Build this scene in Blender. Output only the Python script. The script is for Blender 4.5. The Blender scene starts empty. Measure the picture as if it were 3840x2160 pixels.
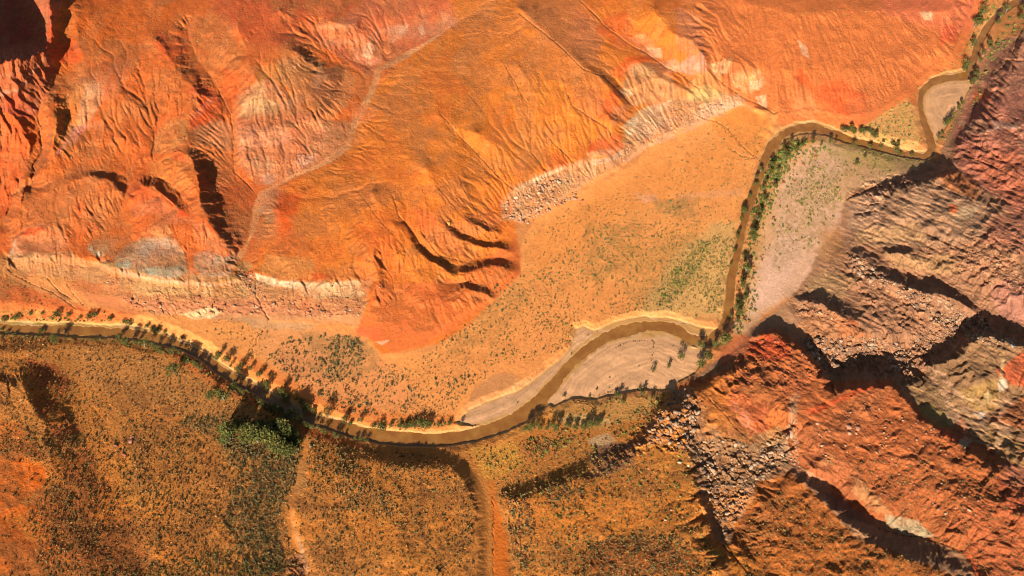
import bpy, math, random
import numpy as np

# ------------------------------------------------------------------ camera, light, exposure
scene = bpy.context.scene
COL = scene.collection
PITCH = math.radians(55.0)          # how far the camera looks down
HFOV = math.radians(50.0)
FPX = 1920.0 / math.tan(HFOV / 2)    # focal length for a 3840 px wide frame
CAMZ = 573.4
SUN_EL = math.radians(25.0)
SHADOW_AZ = math.radians(17.0)       # shadows run this far to the right of straight away

cam_data = bpy.data.cameras.new("camera")
cam = bpy.data.objects.new("camera", cam_data)
COL.objects.link(cam)
cam.location = (0, 0, CAMZ)
cam.rotation_euler = (math.pi / 2 - PITCH, 0, 0)
cam_data.sensor_width = 36
cam_data.angle_x = HFOV
cam_data.clip_start = 1.0
cam_data.clip_end = 20000
scene.camera = cam
scene.render.resolution_x = 1024
scene.render.resolution_y = 576

world = bpy.data.worlds.new("World")
scene.world = world
world.use_nodes = True
wt = world.node_tree
sky = wt.nodes.new("ShaderNodeTexSky")
sky.sky_type = 'NISHITA'
sky.sun_disc = False
sky.sun_elevation = SUN_EL
sky.sun_rotation = math.pi + SHADOW_AZ
wt.links.new(sky.outputs[0], wt.nodes["Background"].inputs[0])
wt.nodes["Background"].inputs[1].default_value = 0.05

sd_ = bpy.data.lights.new("sun", 'SUN')
sd_.energy = 5.0
sd_.angle = math.radians(0.5)
sd_.color = (1.0, 0.94, 0.85)
sun = bpy.data.objects.new("sun", sd_)
COL.objects.link(sun)
sun.location = (-300, -300, 900)
sun.rotation_euler = (math.pi / 2 - SUN_EL, 0, -SHADOW_AZ)

scene.cycles.filter_width = 1.05
scene.view_settings.view_transform = 'Standard'
scene.view_settings.look = 'None'
scene.view_settings.gamma = 1.0
scene.view_settings.exposure = 1.82

# ------------------------------------------------------------------ small maths
K = 3840.0 / 2576.0                  # survey coordinates (2576 wide) to photo pixels
CP, SP = math.cos(PITCH), math.sin(PITCH)

def to_world(u, v, h):
    """ground point seen at map position (u, v) and lying at height h"""
    du = u - 1920.0
    dv = 1080.0 - v
    rz = -SP * FPX + CP * dv
    ry = CP * FPX + SP * dv
    t = (CAMZ - h) / (-rz)
    return du * t, ry * t, h

def mscale(v):
    """metres of one pixel at row v"""
    return CAMZ / (SP * FPX - CP * (1080.0 - v))

def hash2(ix, iy, seed):
    h = (ix.astype(np.int64) * 374761393 + iy.astype(np.int64) * 668265263 + seed * 1442695041) & 0xFFFFFFFF
    h = ((h ^ (h >> 13)) * 1274126177) & 0xFFFFFFFF
    h = h ^ (h >> 16)
    return (h & 0xFFFFFF).astype(np.float32) / 16777215.0

def vn(x, y, seed=0):
    """value noise, -1..1"""
    ix = np.floor(x); iy = np.floor(y)
    fx = (x - ix).astype(np.float32); fy = (y - iy).astype(np.float32)
    fx = fx * fx * (3 - 2 * fx); fy = fy * fy * (3 - 2 * fy)
    ix = ix.astype(np.int64); iy = iy.astype(np.int64)
    a = hash2(ix, iy, seed); b = hash2(ix + 1, iy, seed)
    c = hash2(ix, iy + 1, seed); d = hash2(ix + 1, iy + 1, seed)
    return ((a + (b - a) * fx) * (1 - fy) + (c + (d - c) * fx) * fy) * 2 - 1

def fbm(x, y, seed=0, octv=4, gain=0.5):
    s = 0; a = 1.0; n = 0
    for o in range(octv):
        s = s + a * vn(x * (1.93 ** o) + 17.3 * o, y * (1.93 ** o) - 9.1 * o, seed + 31 * o)
        n += a; a *= gain
    return s / n

def sstep(x, a, b):
    t = np.clip((x - a) / (b - a), 0, 1)
    return t * t * (3 - 2 * t)

# ------------------------------------------------------------------ relief survey: lines (x, y, height in m)
LINES = [
 # top-left canyon
 [(-290,20,92),(-150,75,90),(-60,125,84),(0,160,78),(40,145,75),(70,152,70),(100,130,66),(122,136,60)],
 [(-290,-60,34),(-150,20,34),(-60,85,32),(0,128,32),(40,112,28),(75,112,30),(100,95,36)],
 [(-90,-120,14),(-20,-60,14),(0,20,18),(40,40,20),(75,70,26),(100,88,36)],
 [(45,-30,24),(64,-8,30),(86,28,36),(108,62,42)],
 [(-60,40,20),(0,60,20)],
 [(70,-40,62),(92,-5,64),(112,28,64),(126,55,62)],
 [(40,220,62),(80,190,58),(120,170,52)],
 [(126,20,70),(127,75,66),(126,100,60)],
 [(0,285,49),(40,300,47),(62,340,43),(74,385,38),(60,430,33),(30,480,27)],
 [(140,173,46),(130,217,44),(107,247,41),(97,300,36),(105,370,29),(88,420,25),(73,467,21),(33,493,16),(15,540,12),(0,570,10)],
 [(170,-20,82),(200,100,74),(215,170,66),(180,220,62),(150,300,54),(120,380,46),(60,480,34),(30,560,26)],
 [(290,200,62),(300,240,60),(340,265,55)],
 [(350,153,64),(373,233,56),(400,283,48),(390,333,42),(383,390,35),(345,440,30),(310,500,27),(300,560,22),(240,610,18)],
 [(120,490,36),(160,465,39),(230,440,43),(285,455,41),(310,490,34)],
 [(150,450,38),(200,425,38),(290,437,35)],
 [(330,500,34),(355,467,38),(390,468,39),(430,500,38),(462,530,35)],
 [(375,440,30),(415,450,29),(455,480,29),(470,505,30)],
 [(400,100,72),(450,180,64),(493,233,58),(470,300,50),(440,350,46)],
 [(443,380,47),(475,392,47),(493,433,45),(507,500,41),(530,560,35),(560,600,28),(598,640,18)],
 [(425,430,40),(450,450,38),(475,480,38)],
 [(467,67,62),(500,167,54),(550,227,47),(583,293,40),(587,367,30),(590,433,23),(640,485,18)],
 [(520,400,33),(540,450,26),(580,520,21),(610,580,17)],
 [(600,60,74),(620,130,68),(650,207,62),(700,230,56),(720,300,44),(740,380,34),(700,430,26)],
 [(650,207,62),(620,260,52),(610,330,42),(620,400,33)],
 [(700,20,76),(733,60,66),(800,90,56),(860,127,44),(930,165,33)],
 [(690,100,70),(750,130,66),(775,150,58),(830,200,46),(870,230,36)],
 [(770,125,58),(800,148,48),(850,160,40)],
 [(830,60,66),(900,60,60),(940,110,46),(975,140,36)],
 [(760,200,56),(800,260,46),(860,300,32)],
 # main wash
 [(1290,-30,72),(1150,60,53),(1060,120,47),(985,160,42),(945,190,39),(930,240,37),(890,320,33),(870,370,30),(800,420,26),(720,455,22),(650,490,19),(640,530,17),(630,590,15),(600,650,13),(622,678,11),(640,740,6)],
 [(1290,10,75),(1235,100,64),(1170,190,57),(1070,290,51),(1000,335,46),(960,420,42),(930,480,39),(880,530,34),(820,580,29),(780,640,24)],
 [(900,400,35),(860,425,32),(800,450,28)],
 [(700,520,26),(720,580,24),(700,640,20)],
 # ledge over the talus, cliff foot, talus foot
 [(22,655,18),(100,648,19),(180,650,19),(240,660,19),(300,680,18.5),(400,700,18),(470,705,17),(540,712,16.5),(595,702,15)],
 [(645,682,15),(700,703,17),(790,712,18.5),(860,708,18.5),(932,707,18.5)],
 [(18,672,12.5),(100,662,13.5),(180,664,13.5),(240,674,13.5),(300,694,13),(400,714,12.5),(470,719,12),(540,726,12),(600,722,11)],
 [(650,702,11),(700,718,13),(790,727,13.5),(860,722,13.5),(935,722,13)],
 [(20,700,8),(60,720,7),(150,750,6),(250,770,4),(350,785,3.5),(450,790,3),(600,800,3),(750,810,3),(850,815,3),(890,822,3)],
 [(0,620,10),(60,690,7),(130,730,5.5),(200,765,3)],
 [(60,590,24),(105,577,29),(160,590,25),(178,625,20)],
 [(365,600,26),(400,590,30),(440,610,27),(455,650,21)],
 [(300,655,19.5),(340,620,21),(310,600,22)],
 [(470,640,18),(475,700,17)],
 [(500,640,21),(545,645,23),(580,665,19)],
 [(930,480,46),(965,540,40),(935,620,32),(950,690,24),(935,780,10),(905,820,3.5)],
 # spurs of the middle hill
 [(989,560,39),(1030,603,32),(1080,655,25),(1150,688,18),(1210,676,15),(1260,668,13),(1292,680,8)],
 [(1000,540,37),(1045,590,28),(1090,640,18),(1149,670,10),(1200,655,5),(1250,648,3),(1310,655,2.6)],
 [(1060,480,44),(1120,572,32),(1160,602,22),(1220,624,16),(1280,628,10),(1302,636,3)],
 [(1130,560,29),(1170,588,17),(1226,611,7),(1265,603,3.6),(1320,615,2.8)],
 [(1075,580,31),(1110,615,24),(1170,648,13)],
 [(1060,590,29),(1105,645,18)],
 [(1060,765,16),(1120,750,16),(1180,731,15.5),(1210,736,14),(1240,755,9)],
 [(1130,715,12),(1180,712,10),(1225,722,6),(1258,742,3)],
 [(945,646,25),(985,700,17),(1002,760,10),(1010,830,5)],
 [(1000,640,29),(1060,700,21),(1110,730,17),(1090,800,10),(1020,860,4)],
 [(1070,420,54),(1110,500,42),(1180,560,28),(1250,585,14)],
 [(1190,440,40),(1215,520,24),(1265,575,6)],
 [(1170,470,42),(1190,540,26),(1235,580,10)],
 [(889,825,3),(952,885,3),(992,903,2.5),(1075,880,2.5),(1142,836,2.5),(1192,803,2.5),(1235,766,2.5),(1272,743,2.5),(1307,690,2.5),(1312,665,2.5),(1307,640,2.6),(1330,600,2.8),(1310,570,3)],
 # north-east ledge
 [(1262,515,14),(1295,473,24),(1325,453,25),(1372,430,25),(1425,413,24),(1490,400,23),(1530,393,22),(1560,378,22),(1563,358,24),(1548,325,30),(1590,300,24),(1640,270,22),(1700,255,20),(1790,240,18),(1850,238,16)],
 [(1268,525,10),(1302,485,18),(1332,464,19),(1378,441,19),(1430,424,18),(1495,410,17),(1538,404,16),(1570,385,16)],
 [(1290,560,4),(1340,560,3),(1400,530,3),(1450,490,3),(1500,460,3),(1560,430,3),(1590,400,3),(1640,370,3),(1720,340,3),(1800,300,3),(1870,265,3.5),(1900,282,3)],
 [(1269,160,68),(1302,217,60),(1325,260,54),(1325,317,45),(1334,347,38),(1335,380,32),(1369,428,24)],
 [(1300,170,70),(1345,240,58),(1370,320,45),(1390,335,40)],
 [(1419,217,56),(1442,267,50),(1492,300,40),(1529,323,33),(1545,350,26),(1562,360,23)],
 [(1372,333,38),(1392,360,33),(1425,390,26)],
 [(1470,240,56),(1510,280,48),(1545,315,40)],
 [(1109,287,56),(1142,327,52),(1209,397,42),(1249,440,33),(1292,477,22)],
 [(1200,330,58),(1270,380,44),(1300,430,30)],
 [(1150,300,57),(1100,380,51),(1150,430,46),(1220,470,33)],
 [(1300,15,83),(1400,107,73),(1465,167,67),(1520,217,59),(1560,252,49),(1575,280,36)],
 [(1335,15,80),(1420,93,71),(1485,163,62),(1530,193,54),(1570,232,41),(1595,268,29)],
 [(1560,140,55),(1600,150,53),(1650,185,45),(1700,225,34),(1740,240,26)],
 [(1470,3,70),(1530,60,62),(1592,108,53),(1640,130,47),(1680,162,40),(1720,193,34),(1760,230,26)],
 [(1640,20,78),(1700,90,68),(1760,130,58),(1780,170,50)],
 [(1850,-10,72),(2000,30,60),(2200,30,48),(2350,30,30),(2430,20,12)],
 [(1830,150,50),(1950,180,38),(2100,180,30),(2250,150,25),(2350,120,16),(2410,110,6)],
 [(1930,240,20),(2000,255,12),(2100,270,10),(2200,270,8)],
 [(1900,272,14),(1990,275,7),(2050,288,4),(2100,310,3.5),(2200,332,3),(2240,300,3),(2290,240,3),(2340,190,3),(2400,150,3),(2450,20,3)],
 [(1790,100,52),(1795,180,35),(1808,205,28),(1848,230,17),(1900,262,8),(1960,280,3.5)],
 # valley floor
 [(1350,620,2),(1500,500,2.2),(1700,400,2.2),(1850,330,2)],
 [(1000,940,2),(1300,850,2),(1500,750,2),(1800,700,1.8)],
 [(700,880,2.2),(800,900,2.2),(900,960,2),(1000,1030,1.6)],
 # east of the river
 [(1900,640,1.8),(1950,500,2),(2050,400,2),(2200,412,2.5),(2300,415,3)],
 [(1870,790,2),(1950,740,3),(2050,640,3.5),(2080,560,3.2),(2100,500,3.5)],
 [(2452,200,1),(2435,255,1),(2400,285,1),(2380,330,1),(2352,385,1)],
 [(2464,203,6),(2448,260,8),(2413,292,8),(2395,335,9),(2366,388,10)],
 [(2576,100,18),(2520,220,22),(2480,350,27),(2576,300,34),(2660,500,44)],
 [(2500,100,4),(2540,60,3),(2576,30,2)],
 [(2490,150,6),(2560,95,9)],
 [(2140,500,6),(2170,490,10),(2230,477,14),(2300,462,17),(2360,440,20),(2400,434,21)],
 [(2125,480,4),(2170,462,4),(2230,450,5),(2300,424,6),(2350,405,6),(2385,398,5)],
 [(2200,478,11),(2260,468,15),(2290,450,13)],
 [(2400,460,24),(2430,520,28),(2350,560,23),(2250,560,17),(2180,560,9),(2145,520,5),(2130,580,4)],
 [(2394,420,12),(2460,457,19),(2494,483,24),(2517,520,30),(2576,560,34)],
 [(2100,545,4),(2150,608,6),(2190,636,8),(2240,668,9),(2320,698,10),(2380,712,12),(2430,745,13),(2467,772,12),(2517,800,11),(2600,840,11)],
 [(2125,630,6),(2150,642,11),(2190,668,15),(2240,703,19),(2310,730,22),(2365,737,24),(2412,764,25),(2450,800,24),(2510,832,22),(2576,866,23)],
 [(2250,640,14),(2300,612,16),(2400,650,22),(2500,720,28),(2576,760,32)],
 [(2220,642,18),(2270,637,20),(2310,634,19)],
 [(2225,626,12),(2280,618,12)],
 [(2300,560,20),(2400,590,26),(2500,600,34),(2576,640,38)],
 [(1985,765,5),(2020,760,10),(2061,763,13.5),(2100,783,15),(2150,810,14),(2168,822,11)],
 [(2005,735,3.8),(2061,728,4.5),(2108,750,5),(2165,785,7)],
 [(2150,730,8),(2237,738,14),(2290,775,12),(2335,808,8),(2300,850,5),(2284,872,3)],
 [(2100,680,6),(2180,700,14),(2230,725,18)],
 [(2560,812,12),(2484,803,11),(2400,832,7),(2320,855,3),(2284,878,1),(2240,892,-1),(2180,900,-3),(2120,920,-4),(2080,938,-4)],
 [(2200,800,14),(2260,820,13),(2290,850,10)],
 [(2020,830,6),(2100,845,9),(2200,845,11),(2240,870,8)],
 [(1893,848,9),(1920,842,13),(1945,839,14.5),(1985,857,15),(2010,882,16),(2040,917,16),(2078,957,14)],
 [(1885,818,3),(1944,797,3),(2005,832,3),(2035,868,2),(2065,898,0),(2085,930,-3)],
 [(1900,930,19),(1950,1000,17),(2000,1050,16),(1980,1110,12)],
 [(1690,1002,14),(1722,982,14),(1772,966,14),(1832,936,13.5),(1882,900,14),(1893,866,12)],
 [(1680,975,1.5),(1717,945,1.5),(1767,934,2),(1820,903,2),(1862,868,2.5),(1880,838,3)],
 [(1690,1002,15),(1665,1055,15),(1628,1105,14),(1600,1135,13),(1550,1170,14),(1490,1205,14),(1400,1225,13),(1330,1250,13),(1285,1262,12)],
 [(1668,1000,2.5),(1636,1045,3),(1598,1088,3),(1560,1120,3.5),(1500,1140,3.5),(1440,1165,4),(1380,1190,4),(1300,1222,4),(1252,1235,4)],
 [(2092,977,16),(2150,977,19),(2210,970,20),(2235,965,20)],
 [(2100,945,-3),(2160,922,-3),(2230,918,-1),(2300,930,3),(2365,960,8)],
 [(2230,932,4),(2260,938,5),(2290,955,6)],
 [(2335,935,12),(2352,922,19),(2388,907,23),(2428,886,26),(2442,858,27),(2480,846,29),(2540,856,29),(2600,880,29)],
 [(2325,900,4),(2370,880,5),(2410,850,7),(2425,826,9),(2470,818,10),(2540,834,11),(2600,850,12)],
 [(2500,900,26),(2450,960,20),(2530,960,20)],
 [(2284,972,12),(2350,988,10),(2400,1023,8),(2460,1049,7),(2500,1035,9),(2560,1000,14)],
 [(2235,965,20),(2262,992,20),(2300,1040,18),(2360,1080,18),(2420,1125,18),(2470,1160,20),(2520,1180,22)],
 [(2275,985,12),(2318,1028,9),(2370,1075,8),(2430,1105,7),(2480,1130,8),(2500,1140,9)],
 [(2150,1000,18),(2250,1080,17),(2350,1180,18),(2450,1280,20),(2576,1300,26)],
 [(1990,1060,9),(1985,1130,6),(1995,1165,4),(2030,1190,4),(2075,1222,2),(2130,1252,-1),(2190,1297,-3),(2250,1338,-1),(2310,1345,2),(2380,1372,6),(2430,1385,9),(2470,1449,13),(2500,1520,15)],
 [(2040,1170,10),(2120,1230,9),(2200,1270,8),(2300,1320,9),(2430,1350,14)],
 [(1990,1200,8),(2035,1218,9),(2070,1260,13),(2120,1308,13),(2180,1358,12),(2260,1405,12),(2350,1445,14),(2420,1490,16)],
 [(1900,1260,6),(1950,1330,10),(2000,1449,12),(2150,1449,16)],
 [(1740,1090,6),(1780,1150,2),(1820,1180,-1),(1800,1250,-4),(1790,1300,-6),(1815,1350,-6),(1840,1320,-4),(1880,1290,-1),(1900,1200,0),(1870,1150,1),(1930,1130,3),(1960,1080,6),(1930,1060,8)],
 [(1690,1030,14),(1720,1100,12),(1745,1180,10),(1758,1250,9),(1780,1340,7),(1795,1380,5)],
 [(1750,1000,14),(1820,1040,13),(1860,1100,9),(1900,1120,6)],
 [(1815,1370,-3),(1850,1405,3),(1900,1470,6)],
 [(1650,1200,14),(1550,1260,18),(1500,1350,18),(1600,1400,18),(1450,1449,20)],
 [(1640,1300,16),(1720,1350,14),(1780,1420,10)],
 # south: wash between the two hills
 [(1170,1135,2.5),(1200,1180,3),(1225,1240,3),(1240,1300,4),(1240,1380,5),(1250,1449,6),(1250,1560,7)],
 [(1275,1320,5),(1285,1449,7)],
 [(1320,1330,11),(1340,1449,13)],
 [(1200,1120,2),(1300,1130,3),(1400,1120,3),(1500,1100,3),(1600,1050,3)],
 [(930,1128,8),(1000,1140,11),(1080,1155,12),(1130,1178,11),(1172,1222,11),(1194,1280,10.5),(1200,1350,10.5),(1202,1449,11),(1202,1560,11)],
 [(850,1085,1.5),(930,1110,1.5),(1000,1124,1.6),(1060,1126,1.6),(1130,1124,2)],
 [(1150,1135,3),(1185,1175,3),(1215,1215,3),(1228,1300,4),(1226,1449,5)],
 [(850,1200,13),(1000,1250,16),(1000,1400,19),(850,1449,16)],
 [(790,1060,3),(770,1100,4),(765,1150,5),(745,1200,6),(725,1280,6),(735,1350,5),(755,1400,3),(770,1449,2)],
 [(785,1130,8),(775,1200,10),(735,1285,12),(752,1345,13),(775,1400,15),(787,1449,16)],
 [(560,1050,6),(600,1200,8),(650,1300,8),(700,1449,7)],
 [(150,860,3),(300,870,3),(420,890,3),(520,960,3),(620,1010,3),(700,1050,3)],
 [(250,960,7),(350,1000,8),(450,1060,8)],
 [(400,1200,13),(400,1400,16)],
 [(35,935,8),(52,955,17),(66,990,21),(82,1030,21),(104,1066,20),(116,1110,20),(124,1160,20),(140,1220,18),(170,1300,19),(210,1400,21),(240,1520,22)],
 [(50,905,5),(100,915,5),(160,935,5),(192,965,5.5),(196,1010,6.5),(190,1070,8),(228,1110,10),(245,1180,12),(300,1260,12),(370,1449,13)],
 [(0,870,5),(0,960,14),(0,1100,22),(0,1200,22),(0,1400,23)],
]

# ------------------------------------------------------------------ relief: solve the surface between the surveyed lines
U0, V0, U1, V1 = -400.0, -320.0, 4240.0, 2480.0

def solve_relief():
    pts = []
    for ln in LINES:
        a = np.array(ln, float)
        for i in range(len(a) - 1):
            n = max(2, int(np.hypot(*(a[i + 1, :2] - a[i, :2])) * K / 1.5))
            t = np.linspace(0, 1, n)[:, None]
            pts.append(a[i] * (1 - t) + a[i + 1] * t)
    P = np.concatenate(pts)
    P[:, :2] *= K
    # lines wander a little, as eroded edges do
    wx = fbm(P[:, 0] / 60, P[:, 1] / 60, 901, 3) * 9 + fbm(P[:, 0] / 150, P[:, 1] / 150, 911, 2) * 13
    wy = fbm(P[:, 0] / 60, P[:, 1] / 60, 902, 3) * 7 + fbm(P[:, 0] / 150, P[:, 1] / 150, 912, 2) * 9
    P[:, 0] += wx; P[:, 1] += wy
    h = None
    for s in (128, 64, 32, 16, 8, 4):
        nx = int((U1 - U0) / s) + 1; ny = int((V1 - V0) / s) + 1
        ix = np.round((P[:, 0] - U0) / s).astype(int); iy = np.round((P[:, 1] - V0) / s).astype(int)
        ok = (ix >= 0) & (iy >= 0) & (ix < nx) & (iy < ny)
        lin = iy[ok] * nx + ix[ok]
        w = np.bincount(lin, minlength=nx * ny); sm = np.bincount(lin, weights=P[ok, 2], minlength=nx * ny)
        m = (w > 0).reshape(ny, nx)
        val = (sm / np.maximum(w, 1)).reshape(ny, nx).astype(np.float32)
        if h is None:
            h = np.full((ny, nx), 15.0, np.float32)
        else:
            h = resample(h, ny, nx)
        for it in range(400 if s >= 32 else (160 if s > 8 else 60)):
            h[m] = val[m]
            p = np.pad(h, 1, mode='edge')
            h = 0.25 * (p[:-2, 1:-1] + p[2:, 1:-1] + p[1:-1, :-2] + p[1:-1, 2:])
        h[m] = 0.5 * h[m] + 0.5 * val[m]
    return h

def resample(a, ny, nx):
    y = np.linspace(0, a.shape[0] - 1, ny); x = np.linspace(0, a.shape[1] - 1, nx)
    return bil(a, x[None, :].repeat(ny, 0), y[:, None].repeat(nx, 1))

def bil(a, x, y):
    x = np.clip(x, 0, a.shape[1] - 1.001); y = np.clip(y, 0, a.shape[0] - 1.001)
    ix = x.astype(int); iy = y.astype(int)
    fx = (x - ix).astype(np.float32); fy = (y - iy).astype(np.float32)
    return ((a[iy, ix] * (1 - fx) + a[iy, ix + 1] * fx) * (1 - fy)
            + (a[iy + 1, ix] * (1 - fx) + a[iy + 1, ix + 1] * fx) * fy)

def blur(a, n=1):
    for _ in range(n):
        p = np.pad(a, 1, mode='edge')
        a = (p[:-2, 1:-1] + p[2:, 1:-1] + p[1:-1, :-2] + p[1:-1, 2:] + 4 * a) / 8
    return a

def erode(h, mask, rounds, count, steps, seed, rate=0.3):
    rng = np.random.default_rng(seed)
    ny, nx = h.shape
    h = h.astype(np.float64).ravel().copy()
    mk = mask.ravel()
    for r in range(rounds):
        x = rng.random(count) * (nx - 3) + 1; y = rng.random(count) * (ny - 3) + 1
        keep = rng.random(count) < mk[(y.astype(int) * nx + x.astype(int))]
        x = x[keep]; y = y[keep]
        dx = np.zeros_like(x); dy = np.zeros_like(x); sed = np.zeros_like(x); sp = np.ones_like(x); wat = np.ones_like(x)
        for s in range(steps):
            ix = x.astype(int); iy = y.astype(int); fx = x - ix; fy = y - iy
            i0 = iy * nx + ix
            a = h[i0]; b = h[i0 + 1]; c = h[i0 + nx]; d = h[i0 + nx + 1]
            gx = (b - a) * (1 - fy) + (d - c) * fy; gy = (c - a) * (1 - fx) + (d - b) * fx
            hh = (a * (1 - fx) + b * fx) * (1 - fy) + (c * (1 - fx) + d * fx) * fy
            dx = dx * 0.35 - gx; dy = dy * 0.35 - gy
            l = np.sqrt(dx * dx + dy * dy) + 1e-9
            dx /= l; dy /= l
            nx_ = np.clip(x + dx, 1, nx - 3); ny_ = np.clip(y + dy, 1, ny - 3)
            jx = nx_.astype(int); jy = ny_.astype(int); gx2 = nx_ - jx; gy2 = ny_ - jy
            j0 = jy * nx + jx
            h2 = (h[j0] * (1 - gx2) + h[j0 + 1] * gx2) * (1 - gy2) + (h[j0 + nx] * (1 - gx2) + h[j0 + nx + 1] * gx2) * gy2
            dh = h2 - hh
            cap = np.maximum(-dh, 0.01) * sp * wat * 5.0
            up = dh > 0
            dep = np.where(up, np.minimum(dh, sed), np.where(sed > cap, (sed - cap) * 0.25, 0))
            ero = np.where((~up) & (sed <= cap), np.minimum((cap - sed) * rate, -dh * 0.8), 0) * mk[i0]
            q = dep - ero
            sed += ero - dep
            w = np.concatenate([q * (1 - fx) * (1 - fy), q * fx * (1 - fy), q * (1 - fx) * fy, q * fx * fy])
            h += np.bincount(np.concatenate([i0, i0 + 1, i0 + nx, i0 + nx + 1]), weights=w, minlength=h.size)
            sp = np.sqrt(np.maximum(sp * sp * 0.9 - dh * 1.2, 0.02)); sp = np.minimum(sp, 3)
            wat *= 0.985
            x, y = nx_, ny_
    return h.reshape(ny, nx).astype(np.float32)

def sdist(pts, X, Y, closed=True):
    """distance to a polygon's outline (negative inside) or to an open line"""
    a = np.asarray(pts, float)
    n = len(a)
    d2 = np.full(X.shape, 1e12, np.float32); ins = np.zeros(X.shape, bool)
    for i in range(n if closed else n - 1):
        ax, ay = a[i]; bx, by = a[(i + 1) % n]
        ex, ey = bx - ax, by - ay
        wx = X - ax; wy = Y - ay
        t = np.clip((wx * ex + wy * ey) / (ex * ex + ey * ey + 1e-9), 0, 1)
        qx = wx - ex * t; qy = wy - ey * t
        d2 = np.minimum(d2, qx * qx + qy * qy)
        if closed and ay != by:
            c = ((Y >= ay) & (Y < by)) | ((Y >= by) & (Y < ay))
            xi = ax + (Y - ay) * ex / ey
            ins ^= c & (X < xi)
    d = np.sqrt(d2)
    return np.where(ins, -d, d) if closed else d

# river: centre line (x, y, half width) of the whole bed, in survey units
RIVER = [(-60,822,14),(0,823,15),(83,826,15),(167,828,16),(250,832,16),(317,834,17),(367,843,17),(417,854,15),(467,871,14),(517,897,14),(550,926,14),(600,955,15),(650,980,15),(705,1012,16),(760,1043,17),(830,1066,16),(902,1088,16),(992,1102,18),(1092,1108,16),(1192,1093,18),(1259,1070,20),(1309,1046,22),(1350,1009,26),(1400,960,30),(1432,920,22),(1465,885,24),(1500,858,26),(1550,835,26),(1610,822,26),(1675,822,25),(1717,838,28),(1767,850,27),(1800,848,20),(1815,833,12),(1828,800,10),(1837,750,10),(1840,700,10),(1857,633,9),(1870,566,9),(1884,516,9),(1901,467,8),(1922,407,10),(1944,364,14),(1972,338,15),(2007,323,15),(2050,320,15),(2090,332,12),(2134,350,9),(2200,366,9),(2267,384,9),(2325,392,10),(2343,386,10),(2344,365,9),(2338,335,9),(2324,300,8),(2315,262,7),(2320,230,8),(2345,208,10),(2384,193,12),(2430,187,12),(2445,160,9),(2460,110,9),(2488,60,8),(2517,28,8),(2550,8,8),(2600,-8,8),(2680,-40,8)]
# deep thread of water inside the bed
THREAD = [(-60,826,5.5),(0,827,5.5),(83,829,5.5),(167,830,6.5),(250,834,5.5),(317,836,6.5),(367,846,5.5),(417,857,5.5),(467,874,6.5),(517,900,6.5),(550,929,6.5),(600,958,7.5),(650,985,7.5),(705,1017,8.5),(760,1047,11),(830,1069,12),(902,1090,13),(992,1103,15),(1092,1110,13),(1192,1094,12),(1259,1072,11),(1315,1045,13),(1358,1010,13),(1395,962,12),(1425,923,9),(1459,893,8),(1492,868,8),(1525,848,9),(1575,832,9),(1625,820,8),(1675,821,8),(1710,836,8),(1740,855,9),(1785,858,10),(1812,835,8),(1827,800,8),(1835,750,8),(1839,700,8),(1855,633,7),(1869,566,7),(1883,516,7),(1900,467,6),(1920,410,7),(1942,367,7),(1970,340,6),(2007,322,6),(2050,320,6),(2090,337,6),(2134,354,6),(2200,370,6),(2267,389,6),(2325,396,6),(2342,388,7),(2343,365,6),(2337,335,6),(2323,300,5),(2313,262,5),(2318,230,5),(2343,207,5),(2384,197,5),(2436,192,5),(2447,160,6),(2462,110,6),(2490,60,5),(2519,28,5),(2552,8,5),(2600,-8,5),(2680,-40,5)]
BARS = [  # sandbars, polygons in survey units
 [(1440,935),(1480,893),(1520,866),(1560,852),(1620,845),(1680,845),(1712,858),(1740,874),(1785,880),(1772,910),(1745,940),(1705,960),(1690,982),(1620,980),(1560,988),(1500,1003),(1440,1000),(1392,1022),(1375,1010),(1405,975)],
 [(1150,1062),(1180,1030),(1250,1000),(1300,985),(1350,950),(1410,902),(1432,880),(1448,826),(1468,820),(1500,834),(1490,850),(1450,880),(1425,910),(1385,958),(1345,995),(1300,1030),(1250,1055),(1190,1072)],
 [(2323,240),(2345,216),(2390,200),(2436,202),(2441,218),(2425,250),(2405,282),(2385,310),(2370,335),(2357,358),(2348,345),(2335,310),(2322,275)],
]

def line_sd(ln, X, Y):
    """signed distance to a stroke of varying half width"""
    best = np.full(X.shape, 1e6, np.float32)
    for i in range(len(ln) - 1):
        ax, ay, aw = ln[i]; bx, by, bw = ln[i + 1]
        m = 90
        x0, x1 = min(ax, bx) - m, max(ax, bx) + m; y0, y1 = min(ay, by) - m, max(ay, by) + m
        c0 = np.searchsorted(GX, x0); c1 = np.searchsorted(GX, x1); r0 = np.searchsorted(GY, y0); r1 = np.searchsorted(GY, y1)
        if c1 <= c0 or r1 <= r0: continue
        xs = X[r0:r1, c0:c1]; ys = Y[r0:r1, c0:c1]
        ex, ey = bx - ax, by - ay
        t = np.clip(((xs - ax) * ex + (ys - ay) * ey) / (ex * ex + ey * ey + 1e-9), 0, 1)
        d = np.hypot(xs - ax - ex * t, ys - ay - ey * t) - (aw + (bw - aw) * t)
        best[r0:r1, c0:c1] = np.minimum(best[r0:r1, c0:c1], d)
    return best

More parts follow.
